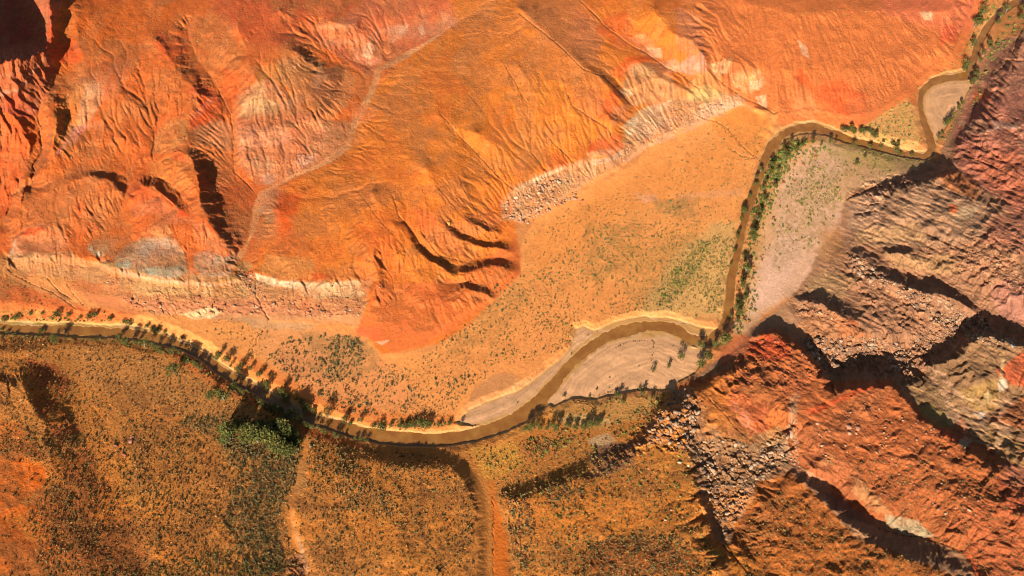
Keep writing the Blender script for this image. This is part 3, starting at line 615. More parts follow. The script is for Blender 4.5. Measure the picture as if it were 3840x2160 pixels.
# ------------------------------------------------------------------ soils: patches of earth colour, in survey units
# (polygon, colour as the dry soil reads in sunlight, feather, wander of the edge, cover, patchiness)
OR = (216, 136, 80)
PAINT = [
 # ---- broad country
 ([(-300,-250),(1350,-250),(1500,180),(1560,380),(1260,520),(930,710),(600,705),(0,640),(-300,600)],(210,100,44),20,8,1,0),
 ([(1080,-250),(1900,-250),(1900,100),(1590,290),(1550,390),(1290,500),(1310,690),(1150,850),(950,900),(900,820),(935,705),(640,690),(660,560),(700,470),(860,400),(940,220),(1050,120)],(224,118,46),14,6,1,0),
 ([(130,-60),(480,-60),(430,60),(300,170),(200,200),(130,180)],(216,100,36),30,12,.9,.2),
 ([(-60,280),(60,300),(75,400),(30,520),(-60,620)],(212,90,44),10,5,.9,.2),
 ([(500,-60),(900,-60),(900,60),(780,110),(640,120),(560,60)],(206,88,52),24,14,.8,.4),
 ([(470,90),(690,110),(780,140),(690,210),(640,200),(640,280),(560,240),(480,200)],(200,104,52),24,14,.7,.4),
 ([(640,170),(800,140),(830,180),(700,230),(640,230)],(196,122,66),16,10,.7,.3),
 ([(1000,-60),(1330,-60),(1290,30),(1150,120),(1050,180),(960,240),(930,300),(990,300),(1150,200),(1300,180),(1500,230),(1540,300),(1400,260),(1250,180),(1100,-20)],(206,112,50),30,20,.7,.4),
 ([(1100,330),(1350,180),(1500,260),(1500,330),(1350,400),(1200,430)],(232,126,48),30,15,.7,.2),
 ([(900,460),(1100,440),(1200,560),(1000,640),(900,620),(850,560)],(222,112,40),30,15,.6,.3),
 # north-east plain
 ([(1760,-250),(2700,-250),(2440,60),(2420,180),(2340,200),(2290,300),(2130,330),(1960,305),(1840,240),(1790,180),(1700,40)],(216,116,62),14,8,1,0),
 ([(1800,-60),(2200,-60),(2250,120),(2100,200),(1900,200),(1820,100)],(212,112,56),60,25,.6,.4),
 ([(2230,-20),(2460,-20),(2450,60),(2380,90),(2300,60),(2200,20)],(226,114,78),30,15,.8,.2),
 ([(2050,215),(2110,195),(2180,250),(2170,290),(2100,290),(2060,260)],(236,92,44),14,12,.85,.5),
 ([(2010,170),(2040,200),(2050,230),(2030,220),(2000,190)],(236,90,40),9,6,.8,.4),
 ([(2370,60),(2400,60),(2405,105),(2370,110)],(228,84,48),10,8,.7,.4),
 ([(2130,250),(2210,240),(2240,270),(2190,300),(2130,300)],(226,122,70),16,10,.7,.3),
 ([(2000,230),(2040,240),(2060,280),(2030,300),(1990,280)],(232,140,88),14,8,.6,.5),
 # valley floor
 ([(-200,715),(150,760),(380,790),(640,800),(900,820),(960,890),(1080,885),(1200,805),(1310,690),(1310,620),(1340,560),(1450,490),(1600,410),(1640,350),(1870,270),(1960,285),(1940,330),(1900,420),(1870,520),(1840,650),(1820,800),(1700,790),(1620,785),(1450,825),(1440,870),(1250,990),(1140,1085),(900,1075),(700,1000),(550,910),(400,835),(-200,805)],(236,150,84),8,5,1,0),
 ([(1330,600),(1500,480),(1700,400),(1850,340),(1880,420),(1820,480),(1600,520),(1450,640),(1350,700)],(238,146,76),40,12,.8,.2),
 ([(1740,250),(1790,240),(1900,280),(1940,310),(1900,400),(1800,330),(1770,290)],(232,138,66),14,8,.8,.1),
 ([(1200,850),(1350,700),(1480,720),(1600,700),(1650,790),(1450,820),(1380,900),(1220,990),(1080,1060),(950,1050),(1000,960)],(236,146,82),40,20,.7,.4),
 ([(640,800),(780,815),(900,850),(930,900),(860,960),(760,960),(640,880)],(222,146,96),24,12,.6,.3),
 ([(700,860),(900,860),(1000,930),(1050,1010),(950,1050),(800,1010),(700,940)],(224,138,88),30,16,.6,.5),
 ([(820,1000),(1000,1040),(1150,1040),(1140,1080),(900,1075),(800,1040),(600,930),(560,900),(640,900)],(226,118,56),12,8,.7,.3),
 ([(1600,800),(1700,640),(1800,560),(1850,560),(1835,720),(1820,800)],(216,166,104),30,14,.85,.2),
 ([(1600,485),(1650,490),(1655,505),(1620,515),(1600,500)],(232,158,118),8,8,.8,.2),
 ([(1680,490),(1860,478),(1870,492),(1720,500)],(228,156,112),8,8,.6,.4),
 ([(0,700),(60,720),(200,770),(350,790),(300,810),(0,800)],(214,96,46),16,8,.85,.2),
 ([(-60,778),(120,780),(110,792),(-60,795)],(226,150,80),5,4,.7,.3),
 ([(1470,570),(1600,560),(1620,640),(1500,720),(1460,680)],(176,124,66),16,18,.55,.8),
 ([(1600,640),(1750,560),(1790,620),(1700,780),(1600,790),(1560,720)],(170,128,72),20,20,.55,.8),
 ([(1640,500),(1760,500),(1740,545),(1660,548)],(158,120,72),10,12,.6,.7),
 ([(760,840),(930,850),(960,930),(850,960),(780,930)],(160,118,72),14,14,.55,.8),
 ([(1240,740),(1310,700),(1330,760),(1240,860),(1130,900),(1150,850)],(176,122,66),16,16,.5,.8),
 # river flats
 ([(1165,1030),(1195,975),(1240,940),(1290,938),(1300,955),(1260,990),(1190,1050)],(206,136,86),8,4,.9,.1),
 ([(1150,1060),(1170,1030),(1250,1000),(1300,960),(1340,950),(1330,985),(1230,1050)],(218,162,108),10,5,.7,.2),
 ([(1860,800),(1885,640),(1910,560),(1960,400),(2060,350),(2200,380),(2330,400),(2380,415),(2250,470),(2150,480),(2120,560),(2100,640),(2030,720),(1960,760),(1880,830),(1850,850),(1840,820)],(222,164,122),10,6,1,0),
 ([(1960,470),(2030,380),(2090,360),(2140,400),(2100,470),(2130,540),(2080,600),(2060,700),(1960,760),(1880,780),(1900,680),(1950,600)],(230,176,146),26,12,.85,.2),
 ([(1862,800),(1875,640),(1900,520),(1935,400),(1990,345),(2080,350),(2000,380),(1950,480),(1920,600),(1890,720),(1880,800)],(204,148,84),14,8,.7,.2),
 ([(1880,800),(1900,730),(1960,600),(2000,580),(2020,640),(1950,760),(1900,790)],(232,180,154),20,8,.8,.1),
 ([(2150,330),(2280,250),(2300,260),(2315,330),(2310,385),(2250,378),(2150,350)],(220,158,96),10,6,.9,.1),
 ([(1985,345),(2060,330),(2110,345),(2100,356),(2040,345),(2000,360)],(220,166,110),5,3,.7,.2),
 ([(1940,640),(1960,480),(2040,370),(2150,370),(2250,400),(2150,460),(2110,520),(2060,610),(1990,660),(1930,720)],(180,138,92),20,18,.5,.85),
 ([(2060,360),(2200,380),(2330,402),(2340,415),(2240,430),(2100,400)],(158,132,72),10,10,.65,.6),
 # ---- canyon in the far left corner
 ([(-300,-100),(75,-60),(130,50),(128,130),(140,180),(120,240),(95,290),(60,300),(-60,260),(-300,260)],(188,78,52),8,5,1,.1),
 ([(50,-60),(165,-60),(150,30),(128,70),(110,50),(80,20)],(206,100,76),10,6,.8,.2),
 ([(0,90),(20,100),(15,140),(0,150)],(200,110,88),8,5,.8,.2),
 ([(122,70),(180,100),(205,120),(195,160),(140,160),(122,120)],(228,84,36),16,8,.9,.1),
 ([(205,160),(260,140),(340,135),(320,165),(230,200),(210,190)],(206,84,34),10,8,.8,.3),
 ([(400,90),(470,90),(470,140),(400,150)],(222,84,44),24,16,.7,.4),
 ([(560,180),(630,190),(620,230),(580,260),(560,230)],(228,92,38),14,10,.8,.3),
 # left hill slopes
 ([(150,260),(175,220),(230,210),(215,300),(160,400),(133,340),(133,290)],(214,122,58),14,8,.8,.1),
 ([(215,215),(255,200),(262,250),(240,290),(200,330),(190,300)],(222,150,110),12,8,.85,.2),
 ([(140,385),(180,320),(220,310),(230,300),(215,330),(170,370),(148,388)],(222,128,112),8,6,.85,.3),
 ([(480,225),(520,215),(560,250),(540,290),(520,320),(480,332),(478,300),(500,270)],(228,80,34),10,8,.9,.2),
 ([(420,300),(475,295),(470,350),(430,385),(390,380),(385,350)],(206,132,76),16,8,.75,.2),
 ([(480,330),(530,300),(580,320),(590,370),(570,380),(500,365)],(202,122,86),12,8,.85,.2),
 ([(370,410),(440,390),(480,400),(490,440),(480,480),(440,480),(380,450)],(210,120,58),12,6,.7,.1),
 ([(425,385),(450,383),(480,400),(470,410),(440,400)],(232,92,44),6,5,.8,.2),
 ([(320,470),(360,465),(400,480),(440,500),(470,540),(440,560),(330,520)],(230,96,48),10,8,.85,.2),
 ([(330,520),(360,500),(400,500),(440,530),(470,550),(520,560),(560,590),(590,640),(560,660),(500,620),(480,560),(420,560),(380,540),(340,550)],(222,128,86),10,8,.8,.6),
 ([(455,530),(470,535),(520,555),(565,610),(540,590),(500,550),(440,540)],(236,88,36),6,5,.9,.3),
 ([(150,500),(220,480),(260,520),(280,570),(230,590),(160,570)],(212,112,64),16,8,.6,.4),
 ([(190,510),(205,510),(210,540),(195,540)],(226,86,36),6,6,.8,.3),
 ([(35,600),(60,570),(110,560),(160,580),(178,620),(140,635),(40,640)],(212,124,84),8,5,.85,.2),
 ([(50,590),(70,572),(110,568),(150,590),(110,585),(70,595)],(220,80,34),6,5,.85,.2),
 ([(25,635),(40,600),(30,665),(20,670)],(190,170,150),4,2,.8,.2),
 ([(22,640),(180,630),(190,648),(300,660),(420,690),(600,690),(600,712),(540,722),(400,712),(300,690),(180,655),(22,662)],(206,150,106),5,6,.85,.35),
 ([(190,655),(300,665),(380,690),(330,690),(240,672)],(178,142,88),8,4,.7,.2),
 # grey clay domes
 ([(285,650),(320,620),(360,600),(400,590),(440,600),(465,640),(472,690),(430,700),(370,698),(340,680),(300,675)],(174,142,116),6,6,.85,.3),
 ([(340,620),(390,605),(440,615),(455,640),(400,650),(345,640)],(172,134,120),6,4,.8,.2),
 ([(365,585),(395,560),(420,560),(435,590),(400,600)],(228,136,84),8,5,.85,.1),
 ([(360,680),(380,670),(470,672),(472,688),(430,702),(380,700)],(186,172,148),5,4,.85,.3),
 ([(290,662),(325,650),(330,670),(310,678)],(180,168,150),5,4,.8,.3),
 ([(220,615),(260,600),(295,600),(290,640),(250,650),(225,635)],(176,136,104),8,6,.7,.5),
 ([(222,618),(236,620),(232,632),(222,628)],(206,184,160),3,3,.9,.2),
 ([(238,632),(252,630),(252,645),(240,645)],(212,192,168),3,3,.9,.2),
 ([(490,640),(520,630),(560,645),(590,640),(590,680),(560,695),(510,690),(488,670)],(172,142,118),6,6,.8,.3),
 ([(520,690),(580,680),(578,695),(530,698)],(190,176,156),4,3,.7,.3),
 ([(595,660),(620,655),(640,670),(610,690),(600,710),(545,712),(560,695),(590,690)],(152,124,76),5,4,.85,.2),
 ([(560,600),(605,570),(625,590),(600,640),(580,640),(565,620)],(176,126,96),10,6,.7,.5),
 # dark rilled slope right of the left ridges: its shade put into the soil colour
 ([(495,390),(560,400),(590,440),(640,480),(635,560),(600,640),(560,600),(520,540),(500,470)],(172,84,44),10,5,.8,.2),
 # pale badlands in the middle left
 ([(600,240),(650,205),(690,200),(720,230),(760,270),(820,300),(880,310),(870,370),(810,410),(720,450),(650,470),(600,420),(590,340)],(198,120,84),10,6,.95,.1),
 ([(640,210),(668,205),(670,240),(700,260),(700,290),(640,290),(600,290),(610,250),(630,235)],(226,160,112),10,8,.8,.3),
 ([(595,330),(650,310),(700,320),(740,340),(700,370),(640,370),(600,375)],(224,138,108),8,6,.8,.5),
 ([(595,300),(720,290),(830,280),(800,300),(700,315),(600,325)],(208,104,72),6,6,.7,.4),
 ([(780,330),(820,310),(858,330),(850,365),(800,380),(760,375),(750,340)],(216,140,100),6,5,.7,.5),
 ([(750,385),(790,385),(800,400),(760,420),(740,410)],(180,148,132),6,5,.7,.5),
 ([(620,400),(660,390),(690,400),(700,430),(680,460),(640,440)],(184,132,100),8,6,.7,.5),
 ([(660,440),(690,440),(690,470),(665,465)],(176,150,136),5,5,.7,.4),
 ([(700,150),(770,130),(820,170),(860,160),(900,200),(880,260),(840,300),(800,290),(740,240),(700,200)],(178,116,76),12,6,.7,.3),
 ([(780,190),(850,170),(870,220),(840,270),(800,250)],(176,96,68),10,6,.6,.4),
 # badlands above the wash
 ([(830,60),(1000,-60),(1120,-60),(1150,60),(1060,120),(980,165),(940,190),(880,160),(800,110),(780,60)],(204,104,70),10,8,.92,.1),
 ([(880,120),(950,100),(960,150),(930,170),(890,150)],(212,132,104),6,6,.7,.5),
 ([(912,118),(930,108),(944,120),(930,150),(915,140)],(234,178,152),4,4,.85,.3),
 ([(975,70),(1030,60),(1020,90),(980,110)],(228,160,130),5,5,.7,.6),
 ([(1050,70),(1060,60),(1070,85),(1060,90)],(236,170,140),3,3,.8,.3),
 ([(1110,30),(1140,40),(1152,60),(1135,70),(1110,60)],(226,150,124),4,4,.7,.4),
 # wash bed
 ([(1150,55),(1085,105),(1010,155),(960,178),(955,200),(940,240),(915,290),(890,340),(880,375),(830,410),(750,445),(680,480),(658,510),(650,560),(620,630),(600,660),(594,648),(628,590),(636,520),(650,485),(720,448),(800,412),(868,366),(885,310),(920,240),(940,195),(940,180),(985,150),(1060,112)],(226,152,106),3,3,.9,.25),
 ([(655,480),(690,470),(720,480),(700,560),(670,560),(650,530)],(176,140,112),8,7,.7,.4),
 ([(700,480),(760,490),(740,560),(720,640),(700,620),(690,560)],(232,92,34),14,8,.9,.2),
 ([(640,570),(700,560),(700,600),(660,620),(635,620)],(200,120,80),10,8,.7,.5),
 ([(640,600),(760,580),(780,640),(760,690),(660,680)],(218,104,46),16,8,.7,.3),
 ([(670,640),(790,650),(800,700),(700,700),(650,680)],(208,134,76),10,6,.7,.2),
 ([(785,690),(830,690),(840,700),(790,704)],(222,84,36),4,4,.8,.2),
 ([(880,250),(960,270),(930,310),(890,320)],(222,132,84),8,8,.6,.4),
 ([(870,400),(930,410),(960,440),(880,470),(860,440)],(196,104,46),14,10,.5,.5),
 # pale ledge and talus, left
 ([(22,645),(180,650),(300,675),(400,700),(540,712),(600,700),(640,690),(700,700),(790,712),(932,700),(925,770),(900,820),(760,805),(640,812),(500,800),(380,790),(300,750),(200,705),(60,690),(22,665)],(206,138,92),6,8,1,.1),
 ([(300,682),(400,705),(540,715),(620,700),(640,740),(520,760),(400,755),(320,730)],(218,158,106),8,6,.85,.3),
 ([(640,685),(700,706),(790,714),(932,704),(930,716),(790,728),(700,722),(645,705)],(238,198,166),3,2,.95,.1),
 ([(300,678),(400,702),(540,714),(600,705),(600,712),(540,722),(400,711),(300,690)],(226,178,142),3,2,.85,.2),
 ([(740,716),(932,710),(926,745),(860,750),(760,745)],(226,176,134),6,5,.8,.3),
 ([(340,745),(500,740),(640,755),(780,755),(920,750),(915,790),(760,795),(600,790),(420,790),(350,775)],(196,116,80),8,6,.75,.4),
 ([(450,790),(520,770),(560,780),(540,800),(480,805)],(238,198,146),4,5,.85,.4),
 ([(600,800),(700,805),(800,812),(780,830),(640,830)],(206,152,108),8,6,.8,.2),
 ([(200,700),(330,740),(370,790),(330,790),(230,760),(180,720)],(206,120,76),10,6,.8,.3),
 # pale ledge and talus, north-east
 ([(1255,520),(1295,470),(1372,426),(1490,398),(1530,391),(1560,376),(1585,330),(1640,268),(1700,245),(1790,232),(1860,236),(1872,262),(1800,300),(1720,335),(1640,370),(1590,400),(1500,445),(1430,490),(1370,525),(1310,555),(1262,555)],(216,152,112),6,9,.95,.4),
 ([(1295,474),(1340,450),(1420,416),(1420,426),(1345,460),(1300,484)],(240,196,160),3,2,.9,.1),
 ([(1480,402),(1530,395),(1562,378),(1570,390),(1540,408),(1490,416)],(212,178,158),4,3,.8,.2),
 ([(1400,440),(1460,420),(1480,440),(1450,480),(1410,480)],(198,146,104),8,6,.7,.2),
 ([(1590,300),(1650,280),(1700,300),(1640,345),(1590,350)],(206,166,140),12,8,.6,.4),
 ([(1560,320),(1620,270),(1690,250),(1680,275),(1610,300),(1580,350)],(234,194,160),6,5,.8,.5),
 ([(1730,225),(1780,215),(1820,235),(1780,262),(1730,250)],(214,170,108),8,4,.8,.1),
 ([(1770,262),(1850,250),(1866,262),(1800,290),(1740,300)],(230,184,150),6,5,.7,.5),
 ([(1780,160),(1840,150),(1830,180),(1800,190)],(240,200,150),6,6,.7,.6),
 ([(1840,190),(1910,175),(1925,210),(1890,230),(1845,225)],(236,170,118),12,10,.8,.6),
 ([(1880,200),(1915,200),(1910,225),(1885,225)],(234,192,156),6,6,.7,.5),
 ([(1900,245),(1925,240),(1930,270),(1915,268)],(240,196,156),4,4,.8,.4),
 ([(2310,30),(2345,30),(2345,50),(2325,50)],(244,196,150),5,5,.8,.3),
 ([(2005,100),(2025,110),(2040,150),(2020,140)],(236,178,140),4,4,.8,.4),
 # coloured slopes around the north gullies
 ([(1300,0),(1470,0),(1480,60),(1500,120),(1440,150),(1350,80)],(214,120,70),20,10,.8,.2),
 ([(1450,30),(1500,50),(1520,100),(1500,160),(1460,150),(1440,90)],(210,118,78),16,10,.7,.2),
 ([(1520,40),(1590,40),(1600,110),(1560,120),(1500,80)],(232,98,46),20,14,.8,.4),
 ([(1580,100),(1620,80),(1650,120),(1660,150),(1620,140)],(232,140,100),8,6,.75,.5),
 ([(1625,118),(1660,125),(1665,145),(1640,142)],(242,192,156),5,5,.85,.3),
 ([(1700,20),(1760,40),(1775,110),(1740,150),(1700,110)],(216,128,92),12,8,.7,.4),
 ([(1720,150),(1770,130),(1780,180),(1740,190),(1700,175)],(186,150,140),8,6,.7,.5),
 ([(1650,160),(1700,150),(1720,175),(1680,185)],(234,166,138),6,6,.8,.4),
 ([(1540,180),(1580,140),(1640,140),(1620,160),(1580,170),(1560,200)],(232,94,38),8,6,.85,.3),
 ([(1570,210),(1590,160),(1640,160),(1690,190),(1710,230),(1660,260),(1590,270),(1560,240)],(202,136,96),12,6,.9,.2),
 ([(1560,225),(1595,225),(1590,245),(1570,240)],(238,178,140),4,4,.85,.2),
 ([(1600,165),(1640,165),(1650,190),(1610,200),(1595,190)],(208,150,102),10,6,.7,.1),
 ([(1540,230),(1560,240),(1550,290),(1530,320),(1500,290),(1510,250)],(230,92,46),12,10,.8,.4),
 ([(1540,270),(1580,260),(1570,300),(1540,330)],(214,132,96),8,6,.7,.3),
 ([(1440,230),(1500,220),(1520,270),(1500,310),(1450,280)],(224,116,66),20,10,.6,.3),
 ([(1480,380),(1490,360),(1530,345),(1560,340),(1568,370),(1530,392)],(230,76,30),8,5,.9,.2),
 ([(1475,385),(1530,372),(1562,366),(1560,380),(1530,393),(1480,400)],(232,160,124),5,4,.8,.5),
 ([(1390,385),(1420,395),(1440,410),(1370,432),(1350,440),(1360,420)],(226,94,38),10,6,.6,.3),
 ([(1145,560),(1225,520),(1260,560),(1240,580),(1170,600)],(206,112,66),16,10,.6,.3),
 ([(1050,520),(1130,560),(1170,640),(1100,640),(1050,580)],(216,104,58),16,10,.6,.3),
 ([(900,560),(1000,600),(1000,700),(930,780),(900,700)],(224,104,42),16,10,.7,.2),
 ([(1150,700),(1300,600),(1310,690),(1240,760),(1130,840),(1000,890),(900,830),(940,720)],(214,104,58),16,10,.7,.3),
 ([(890,822),(960,830),(960,860),(900,845)],(236,104,60),8,4,.7,.2),
 ([(945,860),(980,855),(960,870)],(242,190,150),3,3,.8,.3),
 # ---- east country
 ([(2460,190),(2500,110),(2620,60),(2900,0),(2900,1600),(2000,1600),(1800,1500),(1800,1400),(1690,1000),(1890,830),(2000,740),(2060,640),(2110,560),(2130,490),(2250,450),(2360,400),(2400,300)],(178,126,92),10,6,1,0),
 ([(2440,260),(2700,200),(2700,560),(2560,540),(2480,480),(2400,420),(2400,320)],(188,112,90),16,10,.9,.2),
 ([(2400,190),(2480,120),(2620,80),(2620,300),(2500,330),(2430,270)],(202,128,102),20,12,.7,.4),
 ([(2450,220),(2490,230),(2490,250),(2440,260)],(222,112,60),10,6,.8,.3),
 ([(2410,305),(2480,300),(2500,330),(2430,340)],(216,160,126),10,8,.7,.6),
 ([(2490,305),(2560,310),(2560,325),(2500,325)],(218,178,150),8,6,.7,.5),
 ([(2440,390),(2560,380),(2620,450),(2560,520),(2490,470)],(198,106,72),24,16,.7,.4),
 ([(2140,500),(2200,480),(2300,460),(2390,450),(2470,480),(2500,520),(2480,590),(2400,620),(2200,620),(2130,570)],(186,142,108),14,8,.9,.2),
 ([(2350,430),(2400,425),(2450,460),(2470,490),(2450,500),(2380,470)],(218,124,66),16,8,.85,.3),
 ([(2385,515),(2402,512),(2412,530),(2400,538),(2388,530)],(228,104,48),6,5,.9,.1),
 ([(2410,520),(2460,520),(2440,550),(2400,555)],(206,176,136),10,6,.6,.4),
 ([(2140,520),(2200,500),(2220,540),(2160,550)],(206,160,128),10,8,.6,.4),
 ([(2060,580),(2110,568),(2130,600),(2110,620),(2060,610)],(196,132,82),22,9,.7,.2),
 ([(2050,630),(2080,600),(2120,610),(2130,640),(2080,660)],(192,134,84),22,9,.7,.2),
 ([(2470,560),(2700,480),(2700,700),(2580,640),(2480,610)],(182,112,88),24,12,.8,.3),
 ([(2480,720),(2560,700),(2660,760),(2660,850),(2520,800)],(196,130,112),14,8,.8,.4),
 ([(2230,640),(2400,640),(2420,690),(2330,690),(2250,670)],(202,156,104),16,8,.7,.3),
 ([(2150,580),(2300,560),(2330,600),(2240,620),(2150,610)],(204,158,108),14,8,.7,.4),
 ([(2230,700),(2300,720),(2340,810),(2320,815),(2280,770),(2230,740)],(196,136,98),5,4,.8,.1),
 ([(2280,855),(2330,810),(2345,806),(2340,825),(2290,865)],(196,140,104),5,4,.8,.1),
 ([(2100,560),(2115,565),(2180,640),(2190,650),(2180,655),(2130,610)],(206,150,112),6,3,.7,.1),
 ([(2090,800),(2150,800),(2175,840),(2120,850)],(206,104,52),14,8,.85,.2),
 ([(2020,800),(2090,760),(2150,820),(2200,850),(2120,870),(2040,860),(1990,840)],(198,132,86),16,8,.7,.3),
 ([(2030,740),(2120,760),(2150,700),(2070,680),(2030,700)],(194,150,100),16,8,.7,.3),
 # red ridge between the ravines
 ([(1700,970),(1830,930),(1890,860),(1910,835),(1950,830),(2010,860),(2060,920),(2090,960),(2240,955),(2290,1000),(2350,1060),(2440,1100),(2520,1150),(2700,1250),(2900,1600),(2480,1600),(2440,1400),(2300,1345),(2190,1300),(2060,1220),(1990,1170),(1980,1110),(1900,1110),(1800,1040)],(190,102,56),8,5,1,0),
 ([(1890,860),(1930,840),(1980,860),(1990,900),(1930,910),(1880,890)],(204,78,40),10,6,.9,.1),
 ([(1790,975),(1860,985),(1940,1030),(1960,1060),(1930,1090),(1860,1080),(1800,1030)],(208,104,62),14,8,.85,.2),
 ([(1840,1010),(1880,1030),(1900,1090),(1860,1070)],(214,132,100),8,6,.7,.5),
 ([(1990,1000),(2010,980),(2000,1060),(2000,1100),(1975,1090)],(216,160,120),6,9,.75,.6),
 ([(1850,835),(1895,850),(1880,900),(1820,920),(1800,900)],(202,104,62),8,6,.8,.2),
 ([(2010,1085),(2080,1060),(2160,1000),(2230,980),(2200,1060),(2100,1110),(2010,1150)],(172,98,58),20,12,.8,.3),
 ([(2010,1130),(2060,1120),(2160,1180),(2220,1280),(2120,1240),(2020,1170)],(198,112,70),16,8,.8,.2),
 ([(2060,1150),(2100,1140),(2095,1165),(2065,1175)],(214,150,98),6,8,.6,.6),
 ([(2150,1200),(2200,1240),(2240,1290),(2210,1290),(2150,1250)],(206,146,96),8,8,.7,.5),
 ([(2225,1290),(2260,1300),(2310,1310),(2355,1350),(2330,1355),(2270,1340),(2230,1320)],(190,170,136),6,4,.85,.3),
 ([(1988,1160),(2010,1170),(2080,1210),(2090,1232),(2070,1225),(2000,1190)],(220,160,122),4,6,.75,.6),
 ([(1990,1090),(2010,1090),(2008,1160),(1990,1170)],(216,158,116),5,8,.75,.6),
 ([(2400,1280),(2560,1240),(2700,1300),(2700,1600),(2480,1600)],(192,98,60),40,20,.7,.2),
 ([(2500,1220),(2620,1150),(2650,1260),(2560,1290)],(188,84,56),30,20,.8,.3),
 ([(2520,1160),(2640,1080),(2700,1200),(2600,1250),(2530,1220)],(176,110,84),20,14,.8,.2),
 # light tracks
 ([(2030,1030),(2048,1024),(2100,1005),(2160,978),(2235,965),(2160,988),(2105,1015),(2050,1042),(2032,1040)],(218,92,50),3,2,.95,0),
 ([(1955,1010),(1975,975),(2000,955),(2050,948),(2078,952),(2050,956),(2010,964),(1985,985),(1965,1012)],(196,104,64),3,3,.8,0),
 ([(2425,1385),(2445,1400),(2468,1450),(2460,1450),(2435,1405)],(222,96,54),3,2,.9,0),
 # khaki dome and clay, far right
 ([(2330,935),(2350,915),(2385,900),(2425,880),(2440,850),(2480,835),(2560,850),(2700,900),(2700,1100),(2560,1100),(2470,1110),(2430,1100),(2330,1050),(2280,985),(2260,965)],(152,114,78),8,5,.95,.1),
 ([(2480,960),(2520,960),(2510,1020),(2470,1050),(2440,1020),(2400,990)],(190,148,82),10,8,.8,.4),
 ([(2510,930),(2580,880),(2700,900),(2700,1000),(2560,970),(2530,960)],(206,92,52),10,6,.9,.2),
 ([(2519,905),(2527,905),(2522,950),(2515,950)],(206,176,130),3,2,.85,.2),
 ([(2512,958),(2532,952),(2535,975),(2515,985)],(226,206,180),4,3,.9,.2),
 ([(2475,990),(2490,985),(2492,1005),(2475,1010)],(222,186,128),4,3,.8,.2),
 ([(2450,1040),(2478,1035),(2478,1052),(2455,1055)],(206,192,176),4,3,.85,.2),
 ([(2533,850),(2540,848),(2556,870),(2548,875)],(206,194,180),3,2,.85,.2),
 ([(2284,972),(2340,970),(2380,990),(2420,1030),(2470,1055),(2440,1060),(2390,1035),(2340,995),(2290,985)],(186,142,94),4,4,.8,.2),
 ([(2310,1030),(2340,1015),(2400,1050),(2440,1080),(2400,1090),(2340,1060)],(176,146,84),6,6,.8,.5),
 ([(2360,1090),(2420,1050),(2440,1100),(2400,1120)],(212,92,54),8,8,.8,.5),
 ([(2410,1110),(2430,1100),(2445,1110),(2425,1130)],(186,176,150),4,4,.8,.3),
 ([(2460,1080),(2530,1090),(2600,1120),(2600,1180),(2520,1160)],(184,142,84),8,8,.8,.4),
 ([(2480,1060),(2600,980),(2700,1000),(2700,1080),(2560,1080)],(176,100,58),8,5,.85,.2),
 # ---- south country
 ([(-300,845),(60,850),(250,858),(400,870),(520,930),(640,1010),(760,1070),(900,1115),(1130,1128),(1250,1095),(1340,1060),(1500,1010),(1620,995),(1690,985),(1700,1040),(1730,1120),(1740,1200),(1790,1340),(1830,1420),(1850,1600),(-300,1700)],(204,126,60),7,5,1,0),
 ([(160,870),(400,890),(520,960),(640,1020),(700,1060),(560,1070),(400,1040),(200,960)],(216,142,78),24,12,.75,.3),
 ([(440,880),(520,920),(600,980),(690,1030),(640,1020),(560,990),(480,930),(430,900)],(222,112,58),6,5,.8,.3),
 ([(760,1070),(900,1115),(930,1130),(850,1120),(760,1090)],(226,108,48),4,3,.8,.3),
 ([(1180,1130),(1300,1110),(1320,1160),(1260,1200),(1220,1210)],(222,154,66),16,8,.8,.1),
 ([(1250,1110),(1300,1060),(1400,1020),(1440,1010),(1420,1040),(1330,1085),(1260,1120)],(228,148,72),8,5,.85,.1),
 ([(1380,1015),(1440,1010),(1560,1000),(1660,990),(1640,1040),(1500,1080),(1400,1060)],(206,146,84),12,8,.8,.2),
 ([(1430,1040),(1500,1045),(1540,1060),(1460,1068),(1400,1060)],(222,172,112),6,5,.85,.2),
 ([(1400,1015),(1500,1010),(1510,1030),(1440,1040)],(192,132,72),8,5,.7,.1),
 ([(1300,1180),(1450,1100),(1600,1090),(1640,1110),(1560,1140),(1400,1200),(1300,1220)],(196,122,56),20,10,.7,.3),
 ([(1478,1110),(1500,1098),(1530,1090),(1548,1110),(1520,1128),(1490,1122)],(204,160,118),5,4,.9,.1),
 ([(1490,1130),(1560,1110),(1600,1120),(1590,1170),(1520,1200),(1470,1200),(1480,1160)],(134,96,80),8,6,.85,.3),
 ([(1240,1250),(1262,1300),(1280,1400),(1290,1600),(1238,1600),(1240,1320)],(224,112,34),6,5,.9,.1),
 ([(1225,1200),(1245,1210),(1248,1300),(1238,1300)],(214,116,46),5,3,.8,.2),
 ([(780,1150),(900,1160),(1000,1200),(1150,1300),(1180,1449),(1000,1449),(900,1350),(800,1250)],(210,128,54),30,14,.6,.3),
 ([(740,1200),(760,1160),(780,1160),(770,1230),(745,1250)],(206,138,78),5,4,.85,.1),
 ([(728,1290),(733,1292),(754,1350),(768,1400),(775,1440),(771,1440),(748,1360)],(190,146,112),3,2,.8,.3),
 ([(720,1400),(770,1390),(770,1449),(720,1449)],(140,96,76),6,6,.7,.4),
 ([(-60,1150),(40,1140),(120,1180),(110,1240),(60,1260),(80,1449),(-60,1449),(-60,1300)],(232,106,28),14,12,.95,.25),
 ([(50,1290),(100,1240),(160,1260),(200,1449),(60,1449)],(224,104,32),16,12,.85,.3),
 ([(-60,1060),(50,1060),(110,1150),(40,1160),(-60,1150)],(212,108,44),16,8,.7,.3),
 ([(60,900),(140,920),(180,960),(150,1010),(200,1080),(150,1120),(90,1020)],(190,84,40),14,8,.8,.2),
